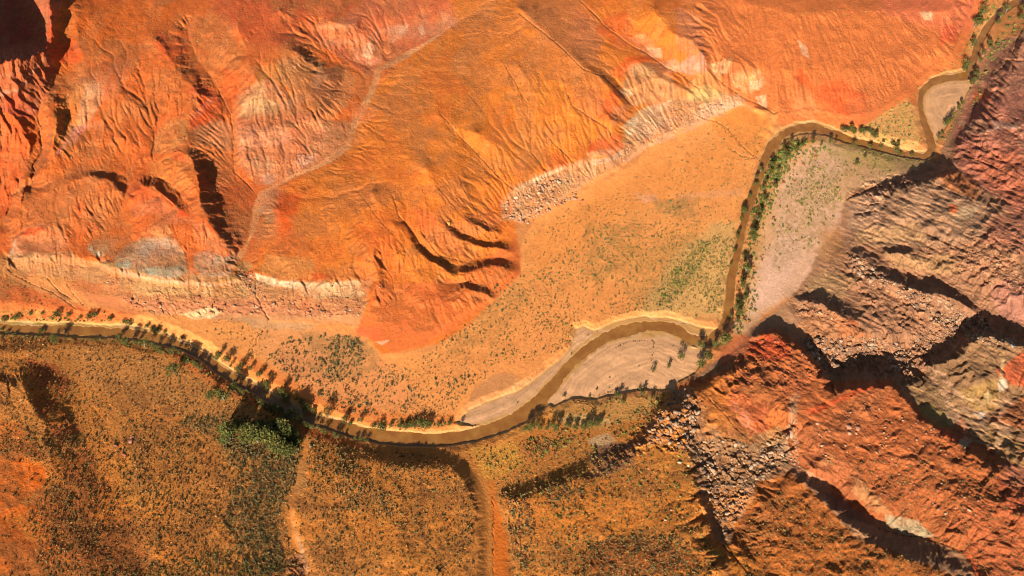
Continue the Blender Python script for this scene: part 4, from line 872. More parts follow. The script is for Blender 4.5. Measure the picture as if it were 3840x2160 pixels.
 ([(130,1150),(220,1120),(300,1250),(400,1449),(200,1449),(150,1300)],(176,84,36),24,12,.75,.3),
 ([(440,1060),(560,1045),(700,1060),(755,1100),(745,1200),(715,1300),(720,1449),(720,1600),(610,1600),(560,1300),(600,1200),(540,1110)],(120,98,60),12,12,.6,.5),
 ([(-60,1300),(300,1280),(560,1380),(700,1449),(700,1600),(-60,1600)],(150,84,38),60,20,.5,.3),
 ([(1400,1380),(1800,1380),(2000,1449),(2000,1600),(1400,1600)],(150,84,38),50,20,.5,.3),
 ([(370,1080),(460,1060),(440,1020),(400,1010),(380,1050)],(206,118,54),14,8,.5,.3),
 ([(270,1150),(360,1140),(440,1240),(400,1300),(300,1260)],(220,140,58),24,16,.6,.4),
 ([(1300,1250),(1450,1220),(1600,1260),(1700,1320),(1500,1340),(1350,1330)],(218,124,46),24,12,.7,.3),
 ([(1480,1360),(1640,1380),(1780,1400),(1760,1449),(1500,1449)],(176,88,38),24,14,.8,.3),
 ([(1640,1120),(1720,1100),(1760,1250),(1700,1300),(1660,1200)],(196,122,52),14,8,.8,.2),
 ([(1740,1000),(1790,980),(1860,1050),(1890,1110),(1850,1130),(1790,1080)],(196,114,56),12,10,.85,.2),
 ([(1690,985),(1740,975),(1760,1010),(1780,1090),(1740,1100),(1700,1050)],(190,130,88),8,6,.8,.3),
 ([(1690,1020),(1720,1060),(1680,1110),(1610,1120),(1600,1100),(1650,1040)],(168,112,76),8,6,.8,.4),
 ([(1740,1120),(1790,1090),(1860,1110),(1890,1120),(1980,1090),(1990,1170),(1920,1190),(1880,1270),(1840,1310),(1815,1370),(1790,1300),(1770,1230),(1760,1180)],(150,116,86),8,6,.92,.3),
 ([(1890,1100),(1960,1070),(1980,1100),(1930,1130)],(182,142,98),6,5,.8,.3),
 ([(1760,1245),(1775,1240),(1790,1270),(1775,1280)],(170,110,90),5,4,.8,.2),
 ([(1880,1220),(1990,1190),(2060,1250),(2150,1350),(2400,1449),(2400,1600),(1850,1600),(1830,1400),(1850,1320)],(192,104,44),8,5,.95,.1),
 ([(1900,1400),(2050,1320),(2200,1400),(2300,1449),(1900,1449)],(206,112,48),30,10,.6,.3),
 ([(1800,1360),(1840,1370),(1930,1449),(1840,1449)],(206,124,46),8,5,.8,.2),
 ([(1880,1220),(1900,1215),(1895,1260),(1860,1310),(1850,1290)],(196,150,118),5,4,.8,.3),
 ([(2076,1238),(2110,1250),(2200,1310),(2210,1330),(2130,1300),(2080,1265)],(140,84,66),6,4,.7,.2),  # gully side turned from the sun, its shade painted into the soil
]

def rgb(c):
    a = np.asarray(c, float) / 255.0
    return np.where(a <= 0.04045, a / 12.92, ((a + 0.055) / 1.055) ** 2.4)

ALB = 0.42                       # from sunlit appearance to reflectance
colr = np.empty(H.shape + (3,), np.float32)
colr[:] = rgb(OR)
mott = [fbm(X / 9, Y / 9, 201, 4), fbm(X / 22 + Y / 60, Y / 16, 202, 4), fbm(X / 5, Y / 5, 203, 3), fbm(X / 40, Y / 34, 204, 4)]

def blend(mask, c, sl):
    a = colr[sl]
    a += (rgb(c).astype(np.float32) - a) * mask[..., None]

lapf = np.clip((blur(H, 8) - H) * 0.9, -0.8, 0.8).astype(np.float32)
for k, (pg, c, fe, wa, op, pat) in enumerate(PAINT):
    a = np.array(pg, float); m = fe + wa + 4
    c0 = max(0, np.searchsorted(GX, a[:, 0].min() - m)); c1 = np.searchsorted(GX, a[:, 0].max() + m)
    r0 = max(0, np.searchsorted(GY, a[:, 1].min() - m)); r1 = np.searchsorted(GY, a[:, 1].max() + m)
    if c1 <= c0 or r1 <= r0: continue
    sl = (slice(r0, r1), slice(c0, c1))
    d = sdist(pg, X[sl], Y[sl])
    n1 = mott[0] if k % 2 else mott[1]
    d = d + wa * (0.9 * n1[sl] + 0.8 * mott[3][sl] + 0.45 * mott[2][sl] + 1.3 * lapf[sl] + 0.30 * RILL[sl] * RSL[sl])
    msk = sstep(-d, -fe * 0.5, fe * 0.5) * op
    if pat > 0:
        q = sstep(mott[(k + 1) % 3][sl] + 0.5 * lapf[sl], -0.35, 0.25)
        msk = msk * (1 - pat + pat * q)
    blend(msk, c, sl)

# drifting soil tones over the north-western hills and the southern scrub
tone = fbm(X / 70 + 0.8 * mott[3], Y / 70, 230, 4) + 0.8 * lapf
tone2 = fbm((X + 0.5 * Y) / 26, (Y - 0.3 * X) / 90, 231, 4)
nwm = (REGHILL := sstep(hill, 0.3, 0.7)) * (1 - sstep(X, 1700, 1800)) * (1 - sstep(Y, 820, 860))
for m_, c_ in ((sstep(tone, 0.02, 0.30) * 0.50, (190, 108, 62)), (sstep(-tone, 0.05, 0.35) * 0.28, (218, 88, 38)), (sstep(tone2, 0.15, 0.4) * 0.25, (204, 124, 76))):
    colr += (rgb(c_).astype(np.float32) - colr) * (m_ * nwm)[..., None]
colr *= 1 + nwm[..., None] * np.array([-0.02, 0.05, 0.0], np.float32)
som = sstep(Y, 860, 960) * REGHILL
for m_, c_ in ((sstep(tone, 0.05, 0.30) * 0.55, (150, 92, 46)), (sstep(-tone, 0.10, 0.35) * 0.55, (226, 132, 54))):
    colr += (rgb(c_).astype(np.float32) - colr) * (m_ * som * (1 - sstep(X, 1900, 2000)))[..., None]

em = sstep(-sdist([(2000,760),(2140,480),(2400,400),(2450,200),(2700,100),(2700,1180),(2500,1150),(2290,980),(2080,940),(1990,850)], X, Y) + 10 * mott[3], -8, 16)[..., None]
colr *= 1 - em * np.array([0.06, 0.09, 0.04], np.float32)

# strata: thin beds that follow the height in the bare badlands
bare = np.zeros(H.shape, np.float32)
for pg in ([(590,240),(700,200),(900,280),(880,380),(720,460),(600,430)], [(780,60),(1120,-20),(1150,70),(940,190),(800,120)],
           [(250,540),(480,520),(600,640),(590,700),(250,690)], [(20,570),(190,570),(190,660),(20,660)], [(700,150),(860,140),(930,200),(850,300)],
           [(1550,150),(1720,150),(1720,260),(1550,260)], [(-60,80),(130,130),(100,300),(-60,260)], [(460,210),(600,240),(600,380),(480,370)],
           [(2460,660),(2600,660),(2600,830),(2480,800)], [(2280,840),(2600,830),(2600,1180),(2400,1120)], [(1480,330),(1570,330),(1570,400),(1480,400)],
           [(2440,200),(2600,100),(2600,560),(2400,420)], [(2130,450),(2420,400),(2420,560),(2130,580)], [(200,100),(360,100),(250,360),(150,400)]):
    bare = np.maximum(bare, sstep(-sdist(pg, X, Y) + 8 * mott[3], 0, 24))
zz = H + 0.8 * mott[3] + 0.5 * mott[0]
band = fbm(zz * 0.55, zz * 0 + 3.3, 301, 3)
colr *= (1 + 0.42 * bare * band)[..., None]
pale = bare * sstep(fbm(zz * 0.32, zz * 0 + 8.7, 302, 2), 0.25, 0.5) * 0.35
colr += (rgb((232, 178, 146)).astype(np.float32) - colr) * pale[..., None]
# gully floors collect a paler, sandier wash; crests stay redder
lap = blur(H, 6) - H
wash_ = np.clip(lap * 1.1, 0, 0.4) * hill
colr += (rgb((216, 134, 84)).astype(np.float32) - colr) * wash_[..., None]
colr += (rgb((226, 154, 104)).astype(np.float32) - colr) * (cutm * 0.04)[..., None]
# mottling of dry grass and gravel
g1 = fbm(X / 3.2, Y / 3.2, 210, 3)
g0 = fbm(X / 1.6, Y / 1.6, 211, 2)
colr *= (1 + 0.09 * RILL * RSL + 0.13 * g1 + 0.13 * g0 + 0.14 * mott[0] + 0.08 * mott[3])[..., None]
colr *= (1 + np.clip(brk, 0, 1) * (0.55 * (BLK - 0.5)))[..., None]
# river bed and bars
WET = rgb((172, 112, 48)); SILT = rgb((212, 154, 94)); PALE = rgb((224, 176, 134))
flow = fbm(X / 26 + Y / 90, Y / 12 - X / 60, 220, 4)
inb = 1 - sstep(chan, -0.5, 1.5)
rings_ = fbm(chan / 2.6 + 1.5 * mott[3], X / 70, 221, 3)
bedc = SILT * (1 + 0.08 * g1[..., None] + 0.16 * rings_[..., None])
pq = sstep(flow, 0.05, 0.45)[..., None]
bedc = bedc * (1 - 0.6 * pq) + PALE * 0.6 * pq
dq = sstep(-thr, -5, 4)[..., None]
bedc = bedc * (1 - dq) + WET * dq
onbar = sstep(-bar, 0, 8)[..., None]
contour = fbm(thr / 3.2 + 2.0 * mott[3], X / 60 + Y / 90, 224, 3)
barc = rgb((230, 170, 126)) * (1 + 0.20 * flow[..., None] + 0.34 * contour[..., None] + 0.12 * fbm(X / 3 - Y / 20, Y / 5 + X / 14, 223, 3)[..., None] + 0.05 * g1[..., None])
bedc = bedc * (1 - onbar) + barc * onbar
inb = inb[..., None]; bedc = bedc * 0.84
colr = colr * (1 - inb) + bedc * inb
# bare pale lip of the bank
lip = sstep(chan, 0.5, 1.5) * (1 - sstep(chan + 3 * mott[0], 1, 5)) * 0.65
colr = colr + (rgb((222, 168, 110)) - colr) * lip[..., None]
# green growth beside the water
grn = [[(1140,1085),(1060,1093),(980,1088),(930,1080),(940,1090),(1010,1100),(1100,1098)], [(1905,480),(1925,430),(1960,375),(1990,350),(1975,375),(1940,420),(1915,490)],
       [(1880,500),(1890,470),(1880,520),(1868,580),(1850,660),(1843,650),(1862,570)], [(2060,352),(2130,362),(2250,390),(2320,402),(2330,410),(2240,402),(2120,372)],
       [(0,838),(120,842),(250,850),(330,862),(330,868),(240,860),(0,848)], [(20,808),(150,812),(300,818),(300,824),(150,820),(20,818)],
       [(1760,1340),(1800,1370),(1830,1400),(1800,1420),(1770,1380)], [(1815,830),(1822,790),(1826,770),(1820,800)]]
for pg in grn:
    d = sdist(pg, X, Y) + 3 * mott[0]
    mk = sstep(-d, -2, 3) * 0.6 * sstep(mott[2] + mott[0], -0.5, 0.4)
    colr = colr + (rgb((120, 122, 48)) - colr) * mk[..., None]
lum_ = (colr @ np.array([0.3, 0.6, 0.1], np.float32))[..., None]
colr = lum_ + (colr - lum_) * 1.02
colr *= np.array([1.0, 0.985, 0.85], np.float32)
colr = np.clip(colr, 0.004, 1.0).astype(np.float32) * ALB

# ------------------------------------------------------------------ materials
def new_mat(name):
    m = bpy.data.materials.new(name); m.use_nodes = True
    nt = m.node_tree; b = nt.nodes["Principled BSDF"]
    return m, nt, b

def math_node(nt, op, a=None, b=None, va=0.5, vb=0.5):
    n = nt.nodes.new("ShaderNodeMath"); n.operation = op
    n.inputs[0].default_value = va; n.inputs[1].default_value = vb
    if a is not None: nt.links.new(a, n.inputs[0])
    if b is not None: nt.links.new(b, n.inputs[1])
    return n.outputs[0]

def noise_node(nt, scale, detail=3, rough=0.55, vec=None):
    n = nt.nodes.new("ShaderNodeTexNoise"); n.inputs["Scale"].default_value = scale
    n.inputs["Detail"].default_value = detail; n.inputs["Roughness"].default_value = rough
    if vec is not None: nt.links.new(vec, n.inputs["Vector"])
    return n

def soil_material(name, bump=0.5, grain=0.25, rough=0.95):
    m, nt, b = new_mat(name)
    at = nt.nodes.new("ShaderNodeAttribute"); at.attribute_name = "soil"
    gm = nt.nodes.new("ShaderNodeNewGeometry")
    n1 = noise_node(nt, 0.9, 4, 0.65, gm.outputs["Position"])
    n2 = noise_node(nt, 0.11, 4, 0.6, gm.outputs["Position"])
    s = math_node(nt, 'MULTIPLY_ADD', n1.outputs[0], None, vb=grain * 2)
    s.node.inputs[2].default_value = 1 - grain
    s2 = math_node(nt, 'MULTIPLY_ADD', n2.outputs[0], None, vb=0.4)
    s2.node.inputs[2].default_value = 0.8
    f = math_node(nt, 'MULTIPLY', s, s2)
    mix = nt.nodes.new("ShaderNodeVectorMath"); mix.operation = 'SCALE'
    nt.links.new(at.outputs["Color"], mix.inputs[0]); nt.links.new(f, mix.inputs["Scale"])
    nt.links.new(mix.outputs[0], b.inputs["Base Color"])
    b.inputs["Roughness"].default_value = rough
    b.inputs["Specular IOR Level"].default_value = 0.15
    bp = nt.nodes.new("ShaderNodeBump"); bp.inputs["Strength"].default_value = bump
    bp.inputs["Distance"].default_value = 1.0
    n3 = noise_node(nt, 0.62, 6, 0.78, gm.outputs["Position"])
    bp.inputs["Distance"].default_value = 1.7
    nt.links.new(n3.outputs[0], bp.inputs["Height"]); nt.links.new(bp.outputs[0], b.inputs["Normal"])
    return m

MAT = {
    'hills': soil_material("badland_clay", 0.9, 0.28),
    'rock': soil_material("broken_sandstone", 1.0, 0.32),
    'floor': soil_material("sandy_flat", 0.4, 0.22),
    'dune': soil_material("orange_scrubland_soil", 0.8, 0.28),
    'bed': soil_material("silt", 0.06, 0.06, 0.8),
}

# ------------------------------------------------------------------ ground meshes
wx, wy, wz = to_world(GU, GV, H)
VERT = np.stack([wx, wy, wz], -1).astype(np.float32)
dU = np.gradient(VERT, axis=1); dV = np.gradient(VERT, axis=0)
NRM = np.cross(dV, dU); NRM /= np.linalg.norm(NRM, axis=-1, keepdims=True) + 1e-9

# which part of the country a face belongs to
REG = np.zeros(H.shape, np.uint8)                          # 0 valley floor
REG[(hill > 0.45)] = 1                                     # badland hills, north-west
east = (X > 1700 + np.clip(1000 - Y, 0, 1000) * 0.30) & (hill > 0.3) & (Y > 180)
REG[east] = 2                                              # sandstone country, east
south = (sdist([(-400,845),(60,848),(250,856),(400,870),(520,925),(640,1000),(760,1066),(900,1110),(1130,1128),(1250,1095),(1340,1060),(1500,1006),(1620,992),(1685,985),(1700,1040),(1730,1120),(1740,1200),(1790,1340),(1830,1420),(1850,1700),(-400,1800)], X, Y) < 0)
REG[south] = 3                                             # scrub hills, south
REG[chan < 1.0] = 4                                        # river bed
REGN = ["valley_floor", "badland_hills", "sandstone_hills", "scrub_hills", "sandbar"]
REGM = ['floor', 'hills', 'rock', 'dune', 'bed']

def ground_object(name, mat, fm):
    """one structure object from the grid faces picked by fm"""
    r, c = np.nonzero(fm)
    a = r * NX + c
    q = np.stack([a, a + NX, a + NX + 1, a + 1], 1)
    used, inv = np.unique(q, return_inverse=True)
    me = bpy.data.meshes.new(name)
    me.vertices.add(len(used)); me.loops.add(q.size); me.polygons.add(len(q))
    me.vertices.foreach_set("co", VERT.reshape(-1, 3)[used].ravel())
    me.loops.foreach_set("vertex_index", inv.ravel().astype(np.int32))
    me.polygons.foreach_set("loop_start", np.arange(0, q.size, 4, dtype=np.int32))
    me.update(calc_edges=True)
    me.polygons.foreach_set("use_smooth", np.ones(len(q), bool))
    at = me.color_attributes.new("soil", 'FLOAT_COLOR', 'POINT')
    cc = np.ones((len(used), 4), np.float32); cc[:, :3] = colr.reshape(-1, 3)[used]
    at.data.foreach_set("color", cc.ravel())
    me.normals_split_custom_set_from_vertices(NRM.reshape(-1, 3)[used])
    me.materials.append(mat)
    o = bpy.data.objects.new(name, me); COL.objects.link(o)
    o["kind"] = "structure"
    return o

RF = REG[:-1, :-1]
for i, n in enumerate(REGN):
    ground_object(n, MAT[REGM[i]], RF == i)

# country beyond the surveyed block, out to the horizon
def outer_plain():
    rim = [(0, c) for c in range(0, NX, 12)] + [(r, NX - 1) for r in range(0, NY, 12)] + \
          [(NY - 1, c) for c in range(NX - 1, 0, -12)] + [(r, 0) for r in range(NY - 1, 0, -12)]
    base = np.array([VERT[r, c] for r, c in rim]); rc = np.array([colr[r, c] for r, c in rim])
    ctr = np.array([0, 420.0, 0]); n = len(base)
    rings = [base]; cols = [rc]
    far = rgb(OR) * ALB
    for k, f in enumerate([1.01, 1.06, 1.15, 1.3, 1.6, 2.1, 3.0, 5.0, 9.0, 16.0]):
        p = ctr + (base - ctr) * f
        w = min(1.0, (k + 1) / 5.0)
        hn = 12 + 10 * fbm(p[:, 0] / 120, p[:, 1] / 120, 401, 4)
        p[:, 2] = base[:, 2] * (1 - w) + hn * w
        rings.append(p); cols.append(rc * (1 - w) + far * w)
    V = np.concatenate(rings); C_ = np.concatenate(cols)
    F_ = []
    for k in range(len(rings) - 1):
        for i in range(n):
            j = (i + 1) % n
            F_.append((k * n + i, k * n + j, (k + 1) * n + j, (k + 1) * n + i))
    me = bpy.data.meshes.new("desert_plain"); me.from_pydata(V.tolist(), [], F_)
    me.polygons.foreach_set("use_smooth", np.ones(len(F_), bool))
    at = me.color_attributes.new("soil", 'FLOAT_COLOR', 'POINT')
    cc = np.ones((len(V), 4), np.float32); cc[:, :3] = C_
    at.data.foreach_set("color", cc.ravel())
    me.materials.append(MAT['dune'])
    o = bpy.data.objects.new("desert_plain", me); COL.objects.link(o); o["kind"] = "structure"
outer_plain()

# water: one level sheet following the bed
def water():
    m, nt, b = new_mat("muddy_water")
    gm = nt.nodes.new("ShaderNodeNewGeometry")
    n = noise_node(nt, 0.12, 4, 0.6, gm.outputs["Position"])
    cr = nt.nodes.new("ShaderNodeValToRGB")
    a = rgb((146, 90, 36)) * ALB; c = rgb((168, 112, 50)) * ALB
    cr.color_ramp.elements[0].color = (*a, 1); cr.color_ramp.elements[1].color = (*c, 1)
    cr.color_ramp.elements[0].position = 0.4; cr.color_ramp.elements[1].position = 0.65
    nt.links.new(n.outputs[0], cr.inputs[0]); nt.links.new(cr.outputs[0], b.inputs["Base Color"])
    b.inputs["Roughness"].default_value = 0.25; b.inputs["Specular IOR Level"].default_value = 0.35
    bp = nt.nodes.new("ShaderNodeBump"); bp.inputs["Strength"].default_value = 0.15; bp.inputs["Distance"].default_value = 0.2
    n3 = noise_node(nt, 1.2, 3, 0.6, gm.outputs["Position"])
    nt.links.new(n3.outputs[0], bp.inputs["Height"]); nt.links.new(bp.outputs[0], b.inputs["Normal"])
    fm = (chan[:-1, :-1] < 2.5)
    r, c = np.nonzero(fm); a = r * NX + c
    q = np.stack([a, a + NX, a + NX + 1, a + 1], 1)
    used, inv = np.unique(q, return_inverse=True)
    ux, uy, uz = to_world(GU.ravel()[used], GV.ravel()[used], 0.0)
    co = np.stack([ux, uy, np.zeros_like(ux)], 1)
    me = bpy.data.meshes.new("river")
    me.vertices.add(len(used)); me.loops.add(q.size); me.polygons.add(len(q))
    me.vertices.foreach_set("co", co.ravel().astype(np.float32))
    me.loops.foreach_set("vertex_index", inv.ravel().astype(np.int32))
    me.polygons.foreach_set("loop_start", np.arange(0, q.size, 4, dtype=np.int32))
    me.update(calc_edges=True); me.materials.append(m)
    o = bpy.data.objects.new("river", me); COL.objects.link(o); o["kind"] = "structure"
water()

# ------------------------------------------------------------------ things that stand on the ground
RS = np.random.default_rng(77)
rnd = random.Random(5)

def ground_at(u, v):
    """height of the ground seen at photo pixel (u, v)"""
    u = np.atleast_1d(np.asarray(u, float)); v = np.atleast_1d(np.asarray(v, float))
    return bil(H, (u - GU[0, 0]) / ST, (v - GV[0, 0]) / ST)

def field_at(a, u, v):
    return bil(a, (np.asarray(u) - GU[0, 0]) / ST, (np.asarray(v) - GV[0, 0]) / ST)

def place(u, v):
    h = ground_at(u, v)
    x, y, z = to_world(np.atleast_1d(u), np.atleast_1d(v), h)
    return np.stack([x, y, z], 1)

def tag(o, label=None, cat=None, group=None, kind=None):
    if label: o["label"] = label
    if cat: o["category"] = cat
    if group: o["group"] = group
    if kind: o["kind"] = kind
    return o

def tint_material(name, attr=True, rough=0.9, var=0.3, scale=2.0):
    m, nt, b = new_mat(name)
    gm = nt.nodes.new("ShaderNodeNewGeometry")
    n = noise_node(nt, scale, 3, 0.6, gm.outputs["Position"])
    s = math_node(nt, 'MULTIPLY_ADD', n.outputs[0], None, vb=var * 2); s.node.inputs[2].default_value = 1 - var
    if attr:
        a = nt.nodes.new("ShaderNodeAttribute"); a.attribute_name = "tint"; src = a.outputs["Color"]
    else:
        a = nt.nodes.new("ShaderNodeObjectInfo"); src = a.outputs["Color"]
    mx = nt.nodes.new("ShaderNodeVectorMath"); mx.operation = 'SCALE'
    nt.links.new(src, mx.inputs[0]); nt.links.new(s, mx.inputs["Scale"])
    nt.links.new(mx.outputs[0], b.inputs["Base Color"])
    b.inputs["Roughness"].default_value = rough; b.inputs["Specular IOR Level"].default_value = 0.15
    return m
M_PLANT = tint_material("desert_foliage", True, 0.9, 0.3, 1.5)
M_ROCKS = tint_material("sandstone_rubble", True, 0.9, 0.25, 0.8)
M_ROCK = tint_material("sandstone_block", False, 0.9, 0.25, 0.8)
M_BARK = tint_material("grey_bark", False, 0.9, 0.2, 3.0)

def mesh_np(name, V, F_, tint=None, mat=None, smooth=False):
    """V (n,3), F_ (m,k) with constant k"""
    me = bpy.data.meshes.new(name)
    me.vertices.add(len(V)); me.loops.add(F_.size); me.polygons.add(len(F_))
    me.vertices.foreach_set("co", np.ascontiguousarray(V, np.float32).ravel())
    me.loops.foreach_set("vertex_index", np.ascontiguousarray(F_, np.int32).ravel())
    me.polygons.foreach_set("loop_start", np.arange(0, F_.size, F_.shape[1], dtype=np.int32))
    me.update(calc_edges=True)
    if smooth: me.polygons.foreach_set("use_smooth", np.ones(len(F_), bool))
    if tint is not None:
        at = me.color_attributes.new("tint", 'FLOAT_COLOR', 'POINT')
        cc = np.ones((len(V), 4), np.float32); cc[:, :3] = tint
        at.data.foreach_set("color", cc.ravel())
    if mat: me.materials.append(mat)
    return me

def many(protos, pos, rot, scl, tint, which):
    """copies of small prototype meshes gathered into arrays"""
    Vs, Fs, Ts, off = [], [], [], 0
    for k, (pv, pf) in enumerate(protos):
        s = which == k
        n = int(s.sum())
        if not n: continue
        c, si = np.cos(rot[s]), np.sin(rot[s])
        p = pv[None] * scl[s][:, None, :]
        q = np.empty_like(p)
        q[..., 0] = p[..., 0] * c[:, None] - p[..., 1] * si[:, None]
        q[..., 1] = p[..., 0] * si[:, None] + p[..., 1] * c[:, None]
        q[..., 2] = p[..., 2]
        q += pos[s][:, None, :]
        Vs.append(q.reshape(-1, 3))
        Fs.append((pf[None] + (np.arange(n) * len(pv))[:, None, None] + off).reshape(-1, pf.shape[1]))
        Ts.append(np.repeat(tint[s], len(pv), 0))
        off += n * len(pv)
    return np.concatenate(Vs), np.concatenate(Fs), np.concatenate(Ts)

def hull_proto(seed, npts=16, flat=0.75):
    r = random.Random(seed)
    bm = bmesh.new()
    for i in range(npts):
        v = [r.uniform(-1, 1) for _ in range(3)]
        m = max(abs(a) for a in v) ** 0.5 * (sum(a * a for a in v) ** 0.25)
        v = [a / m for a in v]
        bm.verts.new((v[0], v[1] * r.uniform(.7, 1), v[2] * flat + flat * 0.35))
    bmesh.ops.convex_hull(bm, input=bm.verts)
    for v in [v for v in bm.verts if not v.link_faces]: bm.verts.remove(v)
    bmesh.ops.triangulate(bm, faces=bm.faces)
    bmesh.ops.recalc_face_normals(bm, faces=bm.faces)
    bm.verts.index_update()
    V = np.array([v.co[:] for v in bm.verts]); F_ = np.array([[v.index for v in f.verts] for f in bm.faces])
    bm.free()
    return V, F_
import bmesh
ROCKS = [hull_proto(100 + i, 15 + i, 0.55 + 0.1 * (i % 4)) for i in range(8)]
PEBB = [hull_proto(200 + i, 9, 0.7) for i in range(5)]

def tuft_proto(seed, n=9):
    """low shrub: a loose clutch of upright leaf blades"""
    r = random.Random(seed); V = []; F_ = []
    for i in range(n):
        a = r.uniform(0, 6.283); d = r.uniform(0.0, 0.75); t = r.uniform(0.25, 0.55); tip = r.uniform(0.7, 1.25)
        cxx, cyy = math.cos(a) * d, math.sin(a) * d
        b = a + r.uniform(-1, 1); w = r.uniform(0.35, 0.6)
        p = [(cxx - math.sin(b) * w, cyy + math.cos(b) * w, -0.1), (cxx + math.sin(b) * w, cyy - math.cos(b) * w, -0.1),
             (cxx + math.cos(a) * t * .6 + r.uniform(-.3, .3), cyy + math.sin(a) * t * .6 + r.uniform(-.3, .3), tip)]
        q = [(cxx + math.cos(b) * w, cyy + math.sin(b) * w, 0.0), (cxx - math.cos(b) * w, cyy - math.sin(b) * w, 0.35), (p[2][0], p[2][1], tip * 0.9)]
        k = len(V); V += p + q; F_ += [(k, k + 1, k + 2), (k + 3, k + 4, k + 5)]
    return np.array(V), np.array(F_)
TUFTS = [tuft_proto(300 + i) for i in range(6)]

def scatter(poly, cell, seed, clump=0.0, cscale=40, edge=10):
    """random spots (photo pixels) inside a survey polygon"""
    a = np.array(poly, float) * K
    r = np.random.default_rng(seed)
    x0, y0 = a.min(0); x1, y1 = a.max(0)
    x0 = max(x0, -150); y0 = max(y0, -120); x1 = min(x1, 3990); y1 = min(y1, 2280)
    nx = int((x1 - x0) / cell) + 1; ny = int((y1 - y0) / cell) + 1
    gx, gy = np.meshgrid(np.arange(nx), np.arange(ny))
    u = x0 + (gx + r.random(gx.shape)) * cell; v = y0 + (gy + r.random(gx.shape)) * cell
    u = u.ravel(); v = v.ravel()
    d = -sdist(a, u, v) + edge * 1.5 * fbm(u / 60, v / 60, seed, 3)
    ok = r.random(u.shape) < sstep(d, -edge * .5, edge)
    if clump > 0:
        n = fbm(u / cscale, v / cscale, seed + 1, 3)
        ok &= r.random(u.shape) < np.clip(1 - clump + clump * 2.2 * sstep(n, -0.25, 0.45), 0, 1)
    return u[ok], v[ok]

